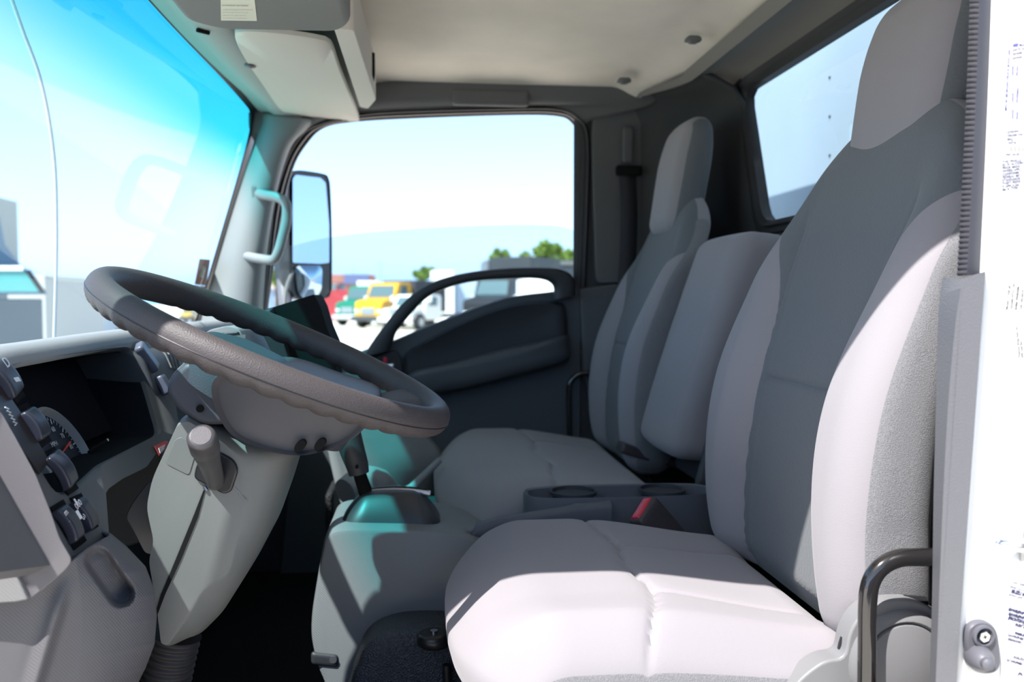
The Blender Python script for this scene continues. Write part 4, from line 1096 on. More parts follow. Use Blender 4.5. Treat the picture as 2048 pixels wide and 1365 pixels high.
# thin curved stay outside the windshield
pth = catmull([atP(x, y, (-0.75, 1.5, 1.8), unit((1, 0, -0.2))) for x, y in ((10, -40), (45, 60), (78, 150), (98, 240), (110, 340), (113, 450), (112, 560), (108, 700))], 8)
v, f = tube(pth, 0.0035, 8); o = mesh('mirror_stay', v, f, mat('stay_blue', (0.62, 0.72, 0.85), 0.4)); tag(o, 'thin pale curved rod outside the windshield at the far left', 'rod')

# ================================================================ OVERHEAD
oc = empty('overhead_console', (-0.27, 1.3, 2.18), 'dark grey overhead storage console above the windshield', 'console')
UZ = 2.115
low_ = [atZ(x, y, UZ) for x, y in ((372, 44), (445, 62), (680, 66), (702, 50))]
nearY = 0.86
o1_ = [low_[0], low_[1], low_[2], low_[3], np.array([low_[3][0] + 0.003, nearY, UZ]), np.array([low_[0][0] - 0.0, nearY, UZ])]
o1_ = fillet(o1_, 0.02, 4)
u1 = [p + np.array([0.0, 0.02, 0.12]) for p in o1_]
v, f = tprism(o1_, u1); mesh('storage_bin', v, f, CONS, oc, bevel=0.012, seg=4)
# shelf running on to the far side
v, f = cat(boxv((-0.245, 1.87, 2.222), (0.21, 1.06, 0.02)))
mesh('shelf', v, f, CONS, oc, bevel=0.006)
e0, e1_ = atZ(672, 62, 2.165), atZ(722, 222, 2.165)
# rear lip (beige) of the shelf
q0 = [atZ(668, 58, 2.15), atZ(708, 60, 2.15), atZ(752, 200, 2.16), atZ(736, 218, 2.16), atZ(720, 214, 2.16)]
v, f = prism(fillet(q0, 0.01, 3), (0, 0, 0.09)); mesh('shelf_lip', v, f, BEIGE, oc, bevel=0.006)
q1 = [atZ(733, 148, 2.185), atZ(750, 152, 2.185), atZ(746, 190, 2.185)]
v, f = prism(q1, (0, 0, 0.05)); mesh('end_recess', v, f, MATTE, oc, bevel=0.002)
# caution label
q = [atZ(x, y, UZ - 0.0008) for x, y in ((441, -12), (508, -12), (514, 42), (442, 41))]
v, f = prism(q, (0, 0, 0.0005)); lab = mesh('caution_label', v, f, CREAM, oc, smooth=False)
rt = unit(q[2] - q[3]); upv = unit(q[0] - q[3])
text(lab, 'BLADE MUST BE VISIBLE', atZ(444, 12, UZ - 0.002), rt, upv, 0.0043, INKG, 'label_lettering', sx=0.8, bold=0.00012)
for k, s_ in enumerate(('WHEN THE DOOR IS OPEN AND THE', 'SWITCH IS SET TO ON. DO NOT', 'REMOVE THIS LABEL. SEE THE', 'OWNER MANUAL FOR DETAILS')):
    text(lab, s_, atZ(446, 20 + 5.6 * k, UZ - 0.002), rt, upv, 0.0029, INKG, 'label_lettering', sx=0.85)
v, f = tube([atZ(394, 60, 2.185), atZ(418, 66, 2.185)], [0.004, 0.004], 10); mesh('visor_clip', v, f, MATTE, oc)

sv = empty('sun_visor', (-0.25, 1.95, 2.17), 'flat beige-grey sun visor folded up under the overhead shelf', 'sun visor')
vq = [(470, 78), (484, 68), (560, 72), (640, 84), (664, 96), (680, 140), (718, 238), (706, 244), (650, 246), (600, 237), (562, 222), (520, 165), (488, 118)]
def vz(x, y):    # the visor plane tips down a little towards the middle of the cab
    return atP(x, y, (-0.25, 1.6, 2.150), unit((0.0, -0.045, 1.0)))
vl = resample(catmull([vz(x, y) for x, y in vq], 5, True), 90)
vc = vl.mean(0)
rg = [vc + (vl - vc) * 0.97 + np.array([0, 0, 0.016]), vl + np.array([0, 0, 0.012]), vl + np.array([0, 0, 0.004]), vc + (vl - vc) * 0.975, vc + (vl - vc) * 0.6 + np.array([0, 0, -0.0005])]
v, f = loft(rg, True, True); mesh('visor_board', v, f, BEIGE, sv)
v, f = tube(catmull([vz(492, 130), vz(500, 128) - np.array([0, 0, .004]), vz(508, 133)], 5), 0.004, 10); mesh('pivot', v, f, PL_GREY, sv)

# ================================================================ CENTRE CONSOLE
cc = empty('centre_console', (0, 1.55, 1.0), 'grey gear selector console standing between the footwell and the near seat', 'console')
CB = [(652, 1062), (700, 1056), (840, 1058), (900, 1066), (960, 1080), (1000, 1100), (1000, 1460), (668, 1460), (650, 1375), (632, 1335), (620, 1280), (622, 1230), (630, 1180), (640, 1120)]
cb = np.array(fillet([at(x, y, 1.44) for x, y in CB], 0.02, 4)); cm = cb.mean(0)
def cr(k, Y, dz=0.0): q = cm + (cb - cm) * k; q = q.copy(); q[:, 1] = Y; q[:, 2] += dz; return q
v, f = loft([cr(0.93, 1.438), cr(0.97, 1.440), cr(1.0, 1.455), cr(1.0, 1.50), cr(1.0, 1.64), cr(0.97, 1.665), cr(0.9, 1.67)], True, True)
mesh('console_body', v, f, mat('console_grey', (0.165, 0.17, 0.175), 0.5, 0.4, bump=0.15, scale=150, kind='wave'), cc)
# domed selector cover
dcx = at(782, 1030, 1.53)
v, f = softbox((0.185, 0.13, 0.085), 0.040, (24, 20, 14)); v = v.copy()
v[:, 2] += 0.006 * (1 - (v[:, 0] / 0.09) ** 2); k_ = 1 - 0.28 * sstep(v[:, 2], -0.03, 0.045); v[:, 0] *= k_; v[:, 1] *= k_
dome = mesh('selector_dome', v + dcx + np.array([0, 0, -0.002]), f, mat('dome_dark', (0.035, 0.035, 0.04), 0.42, 0.5), cc)
gate = catmull([at(x, y, 1.52) + np.array([0, 0, 0.0]) for x, y in ((722, 1003), (760, 999), (800, 1000), (840, 1006), (860, 1012))], 6)
top_z = dcx[2] + 0.0425 + 0.004
gate = [np.array([p[0], 1.525, top_z - 0.008 * ((p[0] - dcx[0]) / 0.07) ** 2 - 0.002]) for p in gate]
v, f = tube(gate, 0.0055, 10); mesh('selector_gate', v, f, mat('gate_silver', (0.5, 0.5, 0.55), 0.25, 0.5, metal=0.7), dome)
v, f = tube([g_ + np.array([0, 0, 0.0035]) for g_ in gate[1:-1]], 0.003, 8); mesh('gate_slot', v, f, MATTE, dome)
# shifter
gs = empty('gear_lever', at(735, 1005, 1.525), 'dark gear selector lever rising from the slotted dome behind the wheel rim', 'lever')
pth = [at(738, 1005, 1.525), at(728, 975, 1.525), at(716, 940, 1.525)]
v, f = tube(pth, [0.013, 0.012, 0.011], 14); mesh('shaft', v, f, MATTE, gs)
pth = [at(718, 948, 1.52), at(714, 930, 1.52), at(704, 900, 1.52), at(690, 850, 1.52), at(682, 820, 1.52)]
v, f = tube(catmull(pth, 4), np.linspace(0.0175, 0.026, 17), 20); mesh('grip', v, f, mat('lever_dark', (0.05, 0.05, 0.055), 0.5, 0.4), gs)
c_ = at(714, 934, 1.50); v, f = cyl(c_, c_ + np.array([0, -0.004, 0]), 0.003, seg=10); mesh('lever_screw', v, f, MATTE, gs)
# hooded vent in the lower left of the console
v, f = softbox((0.045, 0.012, 0.022), 0.006, (12, 6, 8)); v = v.copy(); v[:, 2] -= 0.15 * v[:, 0]; hk = mesh('hook_recess', v + at(650, 1319, 1.440), f, PL_DARK, cc)
c_ = at(666, 1321, 1.433); v, f = cyl(c_, c_ + np.array([0, 0.006, 0]), 0.006, seg=20); mesh('hook_screw', v, f, PL_SLATE, hk)
# dark vinyl cover low in front of the seat with a round knob
lv = empty('engine_cover', at(800, 1330, 1.38), 'dark textured vinyl cover low in front of the near seat', 'cover')
q = np.array(catmull([at(x, y, 1.38) for x, y in ((726, 1292), (750, 1268), (790, 1252), (840, 1246), (900, 1248), (940, 1260), (940, 1480), (690, 1480), (700, 1365), (715, 1320))], 5, True)); qc = q.mean(0)
rg = []
for k_, Y in ((0.5, 1.352), (0.85, 1.355), (0.97, 1.365), (1.0, 1.385), (1.0, 1.435)):
    t_ = qc + (q - qc) * k_; t_ = t_.copy(); t_[:, 1] = Y; rg.append(t_)
v, f = loft(rg, True, True); mesh('vinyl_cover', v, f, mat('vinyl_navy', (0.035, 0.04, 0.05), 0.42, 0.5, bump=0.9, scale=380, kind='voronoi'), lv)
c_ = at(868, 1276, 1.33); v, f = tube([c_ + np.array([0, 0, -0.012]), c_ + np.array([0, 0, -0.008]), c_ + np.array([0, 0, 0.004]), c_ + np.array([0, 0, 0.008]), c_ + np.array([0, 0, 0.0085])], [0.022, 0.026, 0.026, 0.022, 0.014], 32); kn = mesh('round_knob', v, f, BLACK, lv)
v, f = cyl(c_ + np.array([0.0, 0, 0.0085]), c_ + np.array([0, 0, 0.0115]), 0.006, seg=12); mesh('knob_bolt', v, f, CHROME, kn)
v, f = tube([at(893, 1330, 1.34), at(898, 1450, 1.34)], 0.007, 12); mesh('support_rod', v, f, BLACK, lv)

# parking brake lever
pb = empty('parking_brake', at(1040, 1045, 1.47), 'dark slate parking brake lever lying beside the near cushion', 'lever')
pth = [(938, 1064), (952, 1052), (1000, 1044), (1060, 1036), (1115, 1028), (1150, 1024), (1220, 1020)]
rg = []
for i, (x, y) in enumerate(pth):
    hh = [0.004, 0.012, 0.0165, 0.0175, 0.018, 0.021, 0.024][i]; p = at(x, y + 10, 1.47)
    rg.append([p + np.array([0, 0.014 * math.copysign(abs(math.cos(a)) ** 0.5, math.cos(a)), hh * math.copysign(abs(math.sin(a)) ** 0.5, math.sin(a))]) for a in np.linspace(0, 2 * np.pi, 20, endpoint=False)])
v, f = loft(rg, True, True); mesh('handle', v, f, mat('brake_slate', (0.085, 0.09, 0.105), 0.5, 0.4), pb)
v, f = tube([at(932, 1064, 1.47), at(948, 1062, 1.47)], 0.007, 14); mesh('release_button', v, f, PL_GREY, pb)
# cup holder tray between the seats
ct = empty('cup_holder_tray', (0.35, 1.56, 1.3), 'dark slate plastic tray with two round wells between the seats', 'tray')
ox = np.array([[0.36 + 0.175 * math.copysign(abs(math.cos(a)) ** 0.55, math.cos(a)), 1.548 + 0.055 * math.copysign(abs(math.sin(a)) ** 0.55, math.sin(a)), 1.352] for a in np.linspace(0, 2 * np.pi, 80, endpoint=False)])
oc2 = ox.mean(0)
bm_out = []
rg = [ox + np.array([0, 0, -0.10]), ox + np.array([0, 0, -0.006]), oc2 + (ox - oc2) * 0.985 + np.array([0, 0, 0.0]), oc2 + (ox - oc2) * np.array([0.955, 0.86, 1]) + np.array([0, 0, -0.002]), oc2 + (ox - oc2) * np.array([0.94, 0.82, 1]) + np.array([0, 0, -0.035]), oc2 + (ox - oc2) * np.array([0.3, 0.3, 1]) + np.array([0, 0, -0.036])]
v, f = loft(rg, True, True); mesh('tray_body', v, f, mat('tray_slate', (0.10, 0.107, 0.125), 0.5, 0.4), ct)
for xx in (0.275, 0.44):
    rr_ = [[np.array([xx + r_ * math.cos(a), 1.548 + r_ * math.sin(a), z_]) for a in np.linspace(0, 2 * np.pi, 40, endpoint=False)] for r_, z_ in ((0.043, 1.348), (0.043, 1.354), (0.039, 1.354), (0.036, 1.325), (0.01, 1.322))]
    v, f = loft(rr_, True, True); mesh('cup_well', v, f, mat('well_slate', (0.03, 0.032, 0.04), 0.6), ct)
v, f = softbox((0.06, 0.03, 0.012), 0.005, (8, 6, 6)); mesh('tray_latch', v + at(1180, 1016, 1.475), f, mat('tray_slate', (0.1, 0.1, 0.12)), ct)

# far lower trim lit through the glass, beyond the lever
tt = empty('tunnel_trim', (0, 2.0, 1.2), 'pale trim panel in the far footwell with a teal sunlit band', 'trim panel')
r0_ = [at(x, y, 2.02) for x, y in ((640, 840), (655, 900), (668, 960), (690, 1040))]
r1_ = [at(x, y, 2.10) for x, y in ((740, 830), (775, 880), (800, 930), (800, 1000))]
r2_ = [at(x, y, 2.22) for x, y in ((830, 830), (850, 870), (880, 910), (900, 990))]
v, f = sheet([catmull(r0_, 5), catmull(r1_, 5), catmull(r2_, 5)], 40, 8); o = mesh('footwell_panel', v, f, PILL, tt); solid(o, 0.006)
rg = catmull([at(x, y, Y) for x, y, Y in ((690, 985, 1.86), (730, 965, 1.9), (780, 985, 1.92), (812, 985, 1.93), (840, 960, 1.95), (880, 920, 1.97))], 6)
v, f = tube(rg, np.interp(np.linspace(0, 1, len(rg)), [0, .3, .5, .7, 1], [0.03, 0.04, 0.018, 0.010, 0.007]), 16); mesh('moulded_ridge', v, f, PILL, tt)
# speaker grille low on the bulkhead
v, f = softbox((0.02, 0.16, 0.12), 0.01, (6, 12, 12)); spk = mesh('speaker_grille', v + atX(665, 1020, -0.22), f, mat('grille_dark', (0.02, 0.02, 0.022), 0.5, 0.4, bump=1.0, scale=160, kind='voronoi'), dash)
# tray closing the footwell behind the console
v, f = boxv((-0.30, 1.95, 1.13), (0.10, 0.55, 0.34)); 
# ================================================================ OUTSIDE THE FAR WINDOW
# door mirror
mr = empty('door_mirror', at(620, 480, 2.70), 'tall black door mirror with a small convex glass below, outside the far window', 'mirror')
mn = unit((0.80, -0.60, 0.01)); mu_ = unit(np.array([0.0, 0, 1.0]) - mn * mn[2]); mrt = np.cross(mu_, mn)
MC = at(620, 480, 2.72)
def mp(x, y, off=0.0): return atP(x, y, MC + mn * off, mn)
body = [(577, 352), (583, 344), (600, 341), (645, 348), (655, 356), (659, 380), (662, 470), (662, 560), (660, 585), (650, 597), (600, 600), (585, 590), (579, 560), (577, 470)]
b0 = resample(catmull([mp(x, y) for x, y in body], 5, True), 90); bc = b0.mean(0)
v, f = loft([b0, b0 + mn * 0.004, bc + (b0 - bc) * 1.0 - mn * 0.03, bc + (b0 - bc) * 0.85 - mn * 0.075, bc + (b0 - bc) * 0.3 - mn * 0.10], True, True)
mesh('mirror_housing', v, f, BLACK, mr)
MIR = mat('mirror_glass', (0.50, 0.57, 0.68), 0.0, 0.5, metal=1.0)
up_ = [(584, 358), (590, 350), (640, 356), (650, 366), (657, 450), (657, 526), (640, 528), (584, 526)]
v, f = prism(fillet([mp(x, y, 0.006) for x, y in up_], 0.006, 4), mn * 0.003); mesh('main_glass', v, f, MIR, mr, smooth=False)
lo_ = [(590, 536), (600, 531), (640, 531), (645, 540), (643, 580), (634, 594), (606, 597), (596, 586)]
lop = resample(fillet([mp(x, y, 0.006) for x, y in lo_], 0.008, 4), 40); lc_ = lop.mean(0)
rg = [lop] + [lc_ + (lop - lc_) * k_ + mn * (0.010 * (1 - k_ ** 2)) for k_ in (0.85, 0.65, 0.45, 0.25, 0.05)]
v, f = loft(rg, True, True); mesh('convex_glass', v, f, MIR, mr)
pth = catmull([at(x, y, Y) for x, y, Y in ((572, 350, 2.74), (577, 400, 2.76), (570, 480, 2.76), (566, 540, 2.72), (570, 600, 2.66), (574, 640, 2.58), (560, 660, 2.47))], 6)
v, f = tube(pth, 0.02, 12); mesh('mirror_arm', v, f, mat('arm_mauve', (0.14, 0.13, 0.16), 0.5), mr)
pth = catmull([at(x, y, Y) for x, y, Y in ((600, 515, 2.70), (585, 545, 2.66), (572, 580, 2.60), (568, 620, 2.56))], 6)
v, f = tube(pth, 0.006, 8); mesh('mirror_brace', v, f, PL_GREY, mr)

# white cargo body behind the cab
cbx = empty('cargo_body', (2.6, 1.63, 2.2), 'white riveted cargo body seen through the small rear window', 'cargo body')
BW = mat('box_white', (0.78, 0.82, 0.86), 0.35, 0.5, vary=0.06, vscale=2.0)
v, f = boxv((3.06, 1.63, 2.25), (4.0, 2.40, 2.6)); mesh('front_wall', v, f, BW, cbx, bevel=0.02)
for k in range(9):
    p = atX(1660, 155 + 78 * (k - 1), 1.06); v, f = softbox((0.008, 0.008, 0.008), 0.004, (6, 6, 6)); mesh('rivet', v + p, f, mat('rivet_grey', (0.12, 0.13, 0.15), 0.5), cbx)

# ---- vehicles in the yard; each stands on the ground where its sight line meets it
def yard(px, py):   # ground point under a pixel
    return atZ(px, py, 0.0)
def wheel(parent, c, r, w, ax):
    v, f = cyl(np.array(c) - np.array(ax) * w / 2, np.array(c) + np.array(ax) * w / 2, r, seg=28); o = mesh('wheel', v, f, RUBBER, parent, bevel=0.03)
    v, f = cyl(np.array(c) - np.array(ax) * (w / 2 + 0.02), np.array(c) - np.array(ax) * (w / 2), r * 0.5, seg=20); mesh('wheel_rim', v, f, mat('rim_grey', (0.5, 0.5, 0.52), 0.4, metal=0.5), o)
def conv_truck(base, heading, L, W, H, paint, label, cat_='truck', box=None, bumper=(0.55, 0.57, 0.6)):
    """bonneted truck: heading is the horizontal unit vector it faces"""
    t = empty('truck', base, label, cat_, 'trucks parked in the yard')
    hd = unit((heading[0], heading[1], 0)); sd = np.array([-hd[1], hd[0], 0])
    F0 = frame(base, hd, sd, (0, 0, 1))
    pm = mat('paint_%d_%d_%d' % tuple(int(c * 100) for c in paint), paint, 0.3, 0.5, coat=0.4)
    hw = W / 2
    def box_(x0, x1, z0, z1, y0=-hw, y1=hw, bev=0.04): return boxv(((x0 + x1) / 2, (y0 + y1) / 2, (z0 + z1) / 2), (x1 - x0, y1 - y0, z1 - z0))
    # hood, sloped
    prof_ = [(0, 0.62), (0, 1.30 * H / 2.4), (0.15, 1.42 * H / 2.4), (1.25, 1.60 * H / 2.4), (1.25, 0.62)]
    v, f = prism([(-x, -hw * 0.86, z) for x, z in prof_], (0, W * 0.86, 0)); mesh('hood', F0(v), f, pm, t, bevel=0.09, seg=4)
    prof_ = [(1.2, 0.55), (1.2, 1.58 * H / 2.4), (1.55, H * 0.97), (1.75, H), (2.75, H), (2.95, H * 0.95), (2.95, 0.55)]
    v, f = prism([(-x, -hw * 0.92, z) for x, z in prof_], (0, W * 0.92, 0)); cabm = mesh('cab', F0(v), f, pm, t, bevel=0.06, seg=3)
    gm = mat('truck_glass', (0.10, 0.16, 0.18), 0.1, 0.8)
    z0_, z1_ = 1.62 * H / 2.4, H * 0.93
    v, f = prism([(-(1.20 - 0.02 + (z - 1.58 * H / 2.4) / (H * 0.97 - 1.58 * H / 2.4) * 0.35), y, z) for y, z in ((-hw * 0.8, z0_), (hw * 0.8, z0_), (hw * 0.72, z1_), (-hw * 0.72, z1_))], (0.012, 0, 0.005)); mesh('windshield', F0(v), f, gm, t, smooth=False)
    for s_ in (-1, 1):
        v, f = prism([(-x, s_ * hw * 0.925, z) for x, z in ((1.65, z0_), (2.45, z0_), (2.45, z1_), (1.85, z1_))], (0, s_ * 0.012, 0)); mesh('side_window', F0(v), f, gm, t, smooth=False)
        v, f = softbox((0.08, 0.30, 0.20), 0.03, (6, 6, 6)); mesh('headlight', F0(v + np.array([-0.02, s_ * hw * 0.68, 1.02])), f, mat('lamp_glass', (0.8, 0.8, 0.82), 0.1, 0.8), t)
        v, f = softbox((0.12, 0.22, 0.36), 0.04, (6, 6, 6)); mesh('side_mirror', F0(v + np.array([-1.45, s_ * (hw + 0.12), 1.75])), f, mat('mirror_white', (0.7, 0.7, 0.7), 0.3), t)
        wheel(t, F0(np.array([-0.75, s_ * (hw - 0.15), 0.46])), 0.46, 0.28, sd * s_ * -1)
    v, f = softbox((0.06, W * 0.42, 0.42), 0.02, (4, 6, 6)); mesh('grille', F0(v + np.array([0.0, 0, 1.02])), f, mat('grille_silver', (0.45, 0.5, 0.52), 0.3, metal=0.6), t)
    v, f = softbox((0.20, W * 0.98, 0.30), 0.05, (6, 8, 6)); mesh('bumper', F0(v + np.array([0.08, 0, 0.58])), f, mat('bumper_%d' % int(bumper[0] * 100), bumper, 0.4), t)
    v, f = boxv((-4.0, 0, 0.75), (4.5, 0.8, 0.2)); mesh('chassis', F0(v), f, PL_DARK, t)
    for s_ in (-1, 1): wheel(t, F0(np.array([-4.8, s_ * (hw - 0.15), 0.46])), 0.46, 0.3, sd * s_ * -1)
    if box:
        (x0, x1, z0, z1, bc_) = box
        v, f = box_(-x1, -x0, z0, z1, -hw * 1.05, hw * 1.05); mesh('cargo_box', F0(v), f, mat('cargo_%d' % int(bc_[0] * 100), bc_, 0.5), t, bevel=0.03)
    return t
# camera sits near X=0; the row of trucks faces back towards us and to the left
hdg = (-0.42, -1.0)
conv_truck(yard(694, 652.5) , (-0.7, -1.0), 6, 2.3, 2.62, (0.01, 0.20, 0.115), 'green bonneted truck at the left end of the parked row')
conv_truck(yard(736, 657.5), (-0.7, -1.0), 6, 2.35, 2.75, (0.80, 0.40, 0.012), 'yellow bonneted truck beside the green one', box=(3.1, 6.5, 0.9, 2.9, (0.05, 0.05, 0.06)), bumper=(0.06, 0.07, 0.08))
conv_truck(yard(792, 661), (-0.7, -1.0), 6, 2.4, 2.0, (0.9, 0.9, 0.9), 'plain white bonneted truck in front of the yellow one', bumper=(0.8, 0.8, 0.8))
conv_truck(yard(958, 667), (-0.75, -1.0), 6, 2.4, 2.9, (0.02, 0.02, 0.022), 'black truck with bright bumper behind the door arch, right of the white ones', box=(3.1, 6.5, 0.9, 4.0, (0.04, 0.045, 0.05)), bumper=(0.6, 0.6, 0.62))
conv_truck(yard(640, 640), (-0.3, -1.0), 6, 2.5, 3.2, (0.10, 0.008, 0.014), 'dark maroon truck partly hidden by the door mirror', box=None)

def plain(name, px0, py0, px1, py1, D, depth, mt, label, cat_, grp=None, bevel=0.03, far=False):
    """box standing on the ground whose near face spans the given sight lines at distance D"""
    a = at(px0, py0, D); b = at(px1, py1, D)
    x0, x1 = min(a[0], b[0]), max(a[0], b[0]); z1 = max(a[2], b[2]); z0 = 0.0
    if far: x1 = at(px1, py1, D + depth)[0]; z1 = at(px1, py0 + 18, D + depth)[2]
    e = empty(name, ((x0 + x1) / 2, D + depth / 2, z0), label, cat_, grp)
    v, f = boxv(((x0 + x1) / 2, D + depth / 2, (z0 + z1) / 2), (x1 - x0, depth, z1 - z0)); mesh('body', v, f, mt, e, bevel=bevel)
    return e, x0, x1, z0, z1
# white van body with raised box behind the green/yellow trucks
WB = mat('van_white', (0.9, 0.9, 0.9), 0.4)
e, *_ = plain('box_truck', 714, 562, 757, 640, 66, 5, WB, 'bright white box truck body showing above the green truck', 'truck', 'trucks parked in the yard')
e, x0, x1, z0, z1 = plain('box_truck', 862, 541, 908, 650, 66, 4, WB, 'white box truck body standing above the left part of the door arch', 'truck', 'trucks parked in the yard')
e, x0, x1, z0, z1 = plain('box_trailer', 912, 543, 966, 648, 68, 6, mat('trailer_blue', (0.42, 0.52, 0.66), 0.5), 'pale blue-grey trailer next to the white box truck', 'trailer', None)
e, x0, x1, z0, z1 = plain('dump_truck', 972, 520, 1062, 640, 56, 5, mat('dump_grey', (0.17, 0.19, 0.22), 0.5), 'grey dump truck body behind the door arch', 'truck', 'trucks parked in the yard')
for k in range(6):
    v, f = boxv((x0 + (x1 - x0) * (k + 0.5) / 6, 55.95, (z0 + z1) / 2 + 0.8), (0.09, 0.12, (z1 - z0) * 0.6)); mesh('side_rib', v, f, PL_DARK, e)
v, f = boxv(((x0 + x1) / 2, 55.9, 1.7), (x1 - x0, 0.2, 0.5)); mesh('side_rail', v, f, PL_GREY, e)
for k in (0.2, 0.5, 0.8): wheel(e, (x0 + (x1 - x0) * k, 55.8, 0.5), 0.5, 0.3, (0, 1, 0))
e, x0, x1, z0, z1 = plain('container', 1064, 520, 1160, 560, 70, 5, mat('container_navy', (0.03, 0.04, 0.055), 0.6), 'dark navy container on the right, seen under the tree tops', 'container')
v, f = boxv(((x0 + x1) / 2, 69.95, z1 - 0.25), (x1 - x0, 0.12, 0.3)); mesh('top_rail', v, f, PL_GREY, e)
e, *_ = plain('van', 1055, 556, 1118, 600, 26, 3, WB, 'small white van glimpsed through the right end of the door arch', 'van')

# buildings behind
e, x0, x1, z0, z1 = plain('warehouse', 500, 566, 985, 640, 120, 20, mat('warehouse_blue', (0.40, 0.50, 0.68), 0.7, vary=0.06, vscale=0.1), 'long low pale blue warehouse closing the far side of the yard', 'building', None, 0.1)
v, f = boxv(((x0 + x1) / 2, 119.8, z1 - 0.4), (x1 - x0, 0.5, 0.9)); mesh('roof_edge', v, f, mat('eave_pink', (0.62, 0.45, 0.44), 0.7), e)
for k in range(10):
    v, f = boxv((x0 + (x1 - x0) * (k + 0.5) / 10, 119.9, 2.0), (2.2, 0.3, 2.8)); mesh('roller_door', v, f, mat('door_blue', (0.32, 0.42, 0.6), 0.7), e)
e, x0, x1, z0, z1 = plain('shop', 655, 549, 745, 572, 110, 8, mat('brick_red', (0.38, 0.16, 0.13), 0.8), 'low red-brown shop with a dark sign band on its roof', 'building', None, 0.05)
v, f = boxv(((x0 * 0.35 + x1 * 0.65), 109.7, z1 - 0.6), ((x1 - x0) * 0.55, 0.4, 1.2)); mesh('sign_band', v, f, mat('sign_blue', (0.12, 0.14, 0.28), 0.6), e)
e2, *_ = plain('red_trailer', 640, 580, 700, 615, 70, 4, mat('trailer_red', (0.40, 0.04, 0.05), 0.5), 'dark red machine on a trailer just right of the door mirror', 'trailer')

# trees
LEAF = mat('foliage', (0.16, 0.24, 0.05), 0.8, 0.2, vary=0.4, vscale=1.5)
BARK = mat('bark', (0.10, 0.07, 0.05), 0.9, 0.1)
def tree(px, py, D, w, h, lab, seed):
    rnd = random.Random(seed); p = at(px, py, D); t = empty('tree', (p[0], D, 0), lab, 'tree', 'trees beyond the yard')
    v, f = tube([(p[0], D, 0), (p[0], D, p[2] * 0.8)], [0.25, 0.12], 8); mesh('trunk', v, f, BARK, t)
    V = []; F = []; n = 0
    cl = [(rnd.gauss(0, w * 0.28), rnd.gauss(0, w * 0.28), rnd.gauss(0, h * 0.2)) for _ in range(16)]
    for _ in range(2600):
        c = rnd.choice(cl); r = w * 0.20
        d = np.array([rnd.gauss(0, 1), rnd.gauss(0, 1), rnd.gauss(0, 1)]); d = d / np.linalg.norm(d) * r * rnd.random() ** 0.4
        q = np.array([p[0], D, p[2]]) + np.array(c) + d
        a = unit([rnd.gauss(0, 1) for _ in range(3)]); b = unit(np.cross(a, [rnd.gauss(0, 1) for _ in range(3)])); s_ = 0.16 + 0.14 * rnd.random()
        V += [q - a * s_, q + b * s_ * 0.5, q + a * s_, q - b * s_ * 0.5]; F.append((n, n + 1, n + 2, n + 3)); n += 4
    mesh('foliage', V, F, LEAF, t, smooth=False)
tree(850, 547, 85, 1.8, 1.2, 'small round green tree above the pale warehouse roof', 3)
tree(998, 518, 88, 1.9, 1.9, 'little tree poking up left of the navy container', 4)
tree(1095, 510, 82, 3.0, 2.0, 'light green tree top above the navy container', 5)
tree(1142, 516, 94, 2.6, 1.6, 'low bush-like tree top at the right edge of the window', 6)
tree(553, 550, 80, 2.2, 2.0, 'pale green tree seen between the pillar and the mirror arm', 7)
# utility poles with wires
def pole(px, pytop, D, lab):
    p = at(px, pytop, D); e = empty('utility_pole', (p[0], D, 0), lab, 'pole', 'utility poles')
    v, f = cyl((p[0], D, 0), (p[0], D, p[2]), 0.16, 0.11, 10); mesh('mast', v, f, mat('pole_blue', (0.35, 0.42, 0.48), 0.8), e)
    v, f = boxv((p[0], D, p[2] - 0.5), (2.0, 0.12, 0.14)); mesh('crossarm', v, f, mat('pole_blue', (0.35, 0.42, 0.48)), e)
    return p
pA = pole(760, 522, 146, 'tall pale utility pole in the middle of the window')
pB = pole(706, 534, 150, 'shorter pale utility pole left of the tall one')
pC = pole(968, 518, 146, 'faint utility pole behind the grey dump truck')
for a_, b_, lb in ((pA, pB, 'thin power line sagging left from the tall pole'), (pA, pC, 'thin power line sagging right from the tall pole')):
    q = [a_ * (1 - t) + b_ * t + np.array([0, 0, -2.2 * 4 * t * (1 - t) * 0.4 - 0.4]) for t in np.linspace(0.03, 0.97, 14)]
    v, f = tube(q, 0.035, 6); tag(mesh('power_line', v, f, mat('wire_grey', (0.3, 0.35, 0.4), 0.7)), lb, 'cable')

# ================================================================ AHEAD OF THE WINDSHIELD (left edge)
STW = mat('stucco_grey', (0.48, 0.49, 0.45), 0.8)
e, *_ = plain('grey_building', -260, 385, 42, 660, 34, 8, STW, 'tall sunlit stucco building at the extreme left edge', 'building', None, 0.05, True)
v, f = boxv((0, 0, 0), (1, 1, 1))
e, x0, x1, z0, z1 = plain('stucco_shed', 90, 540, 146, 690, 17, 3, mat('shed_grey', (0.42, 0.44, 0.43), 0.8), 'plain pale grey shed right of the dark loading box', 'building', None, 0.02, True)
e, x0, x1, z0, z1 = plain('white_trailer', 146, 545, 206, 640, 30, 4, mat('trailer_white', (0.78, 0.80, 0.80), 0.5), 'white trailer with a thin grey frame beyond the pale shed', 'trailer', None, 0.03, True)
e, x0, x1, z0, z1 = plain('loading_box', -200, 580, 88, 692, 11, 2.5, mat('loading_slate', (0.10, 0.135, 0.16), 0.7), 'dark slate-grey box parked low at the left edge beyond the dash', 'container', None, 0.02, True)
t = empty('parked_truck', at(30, 560, 11.5), 'truck cab with a teal-tinted slanted windshield at the left edge', 'truck')
q = [(-150, 380), (0, 430), (12, 490), (42, 530), (62, 545), (96, 590), (-150, 590)]
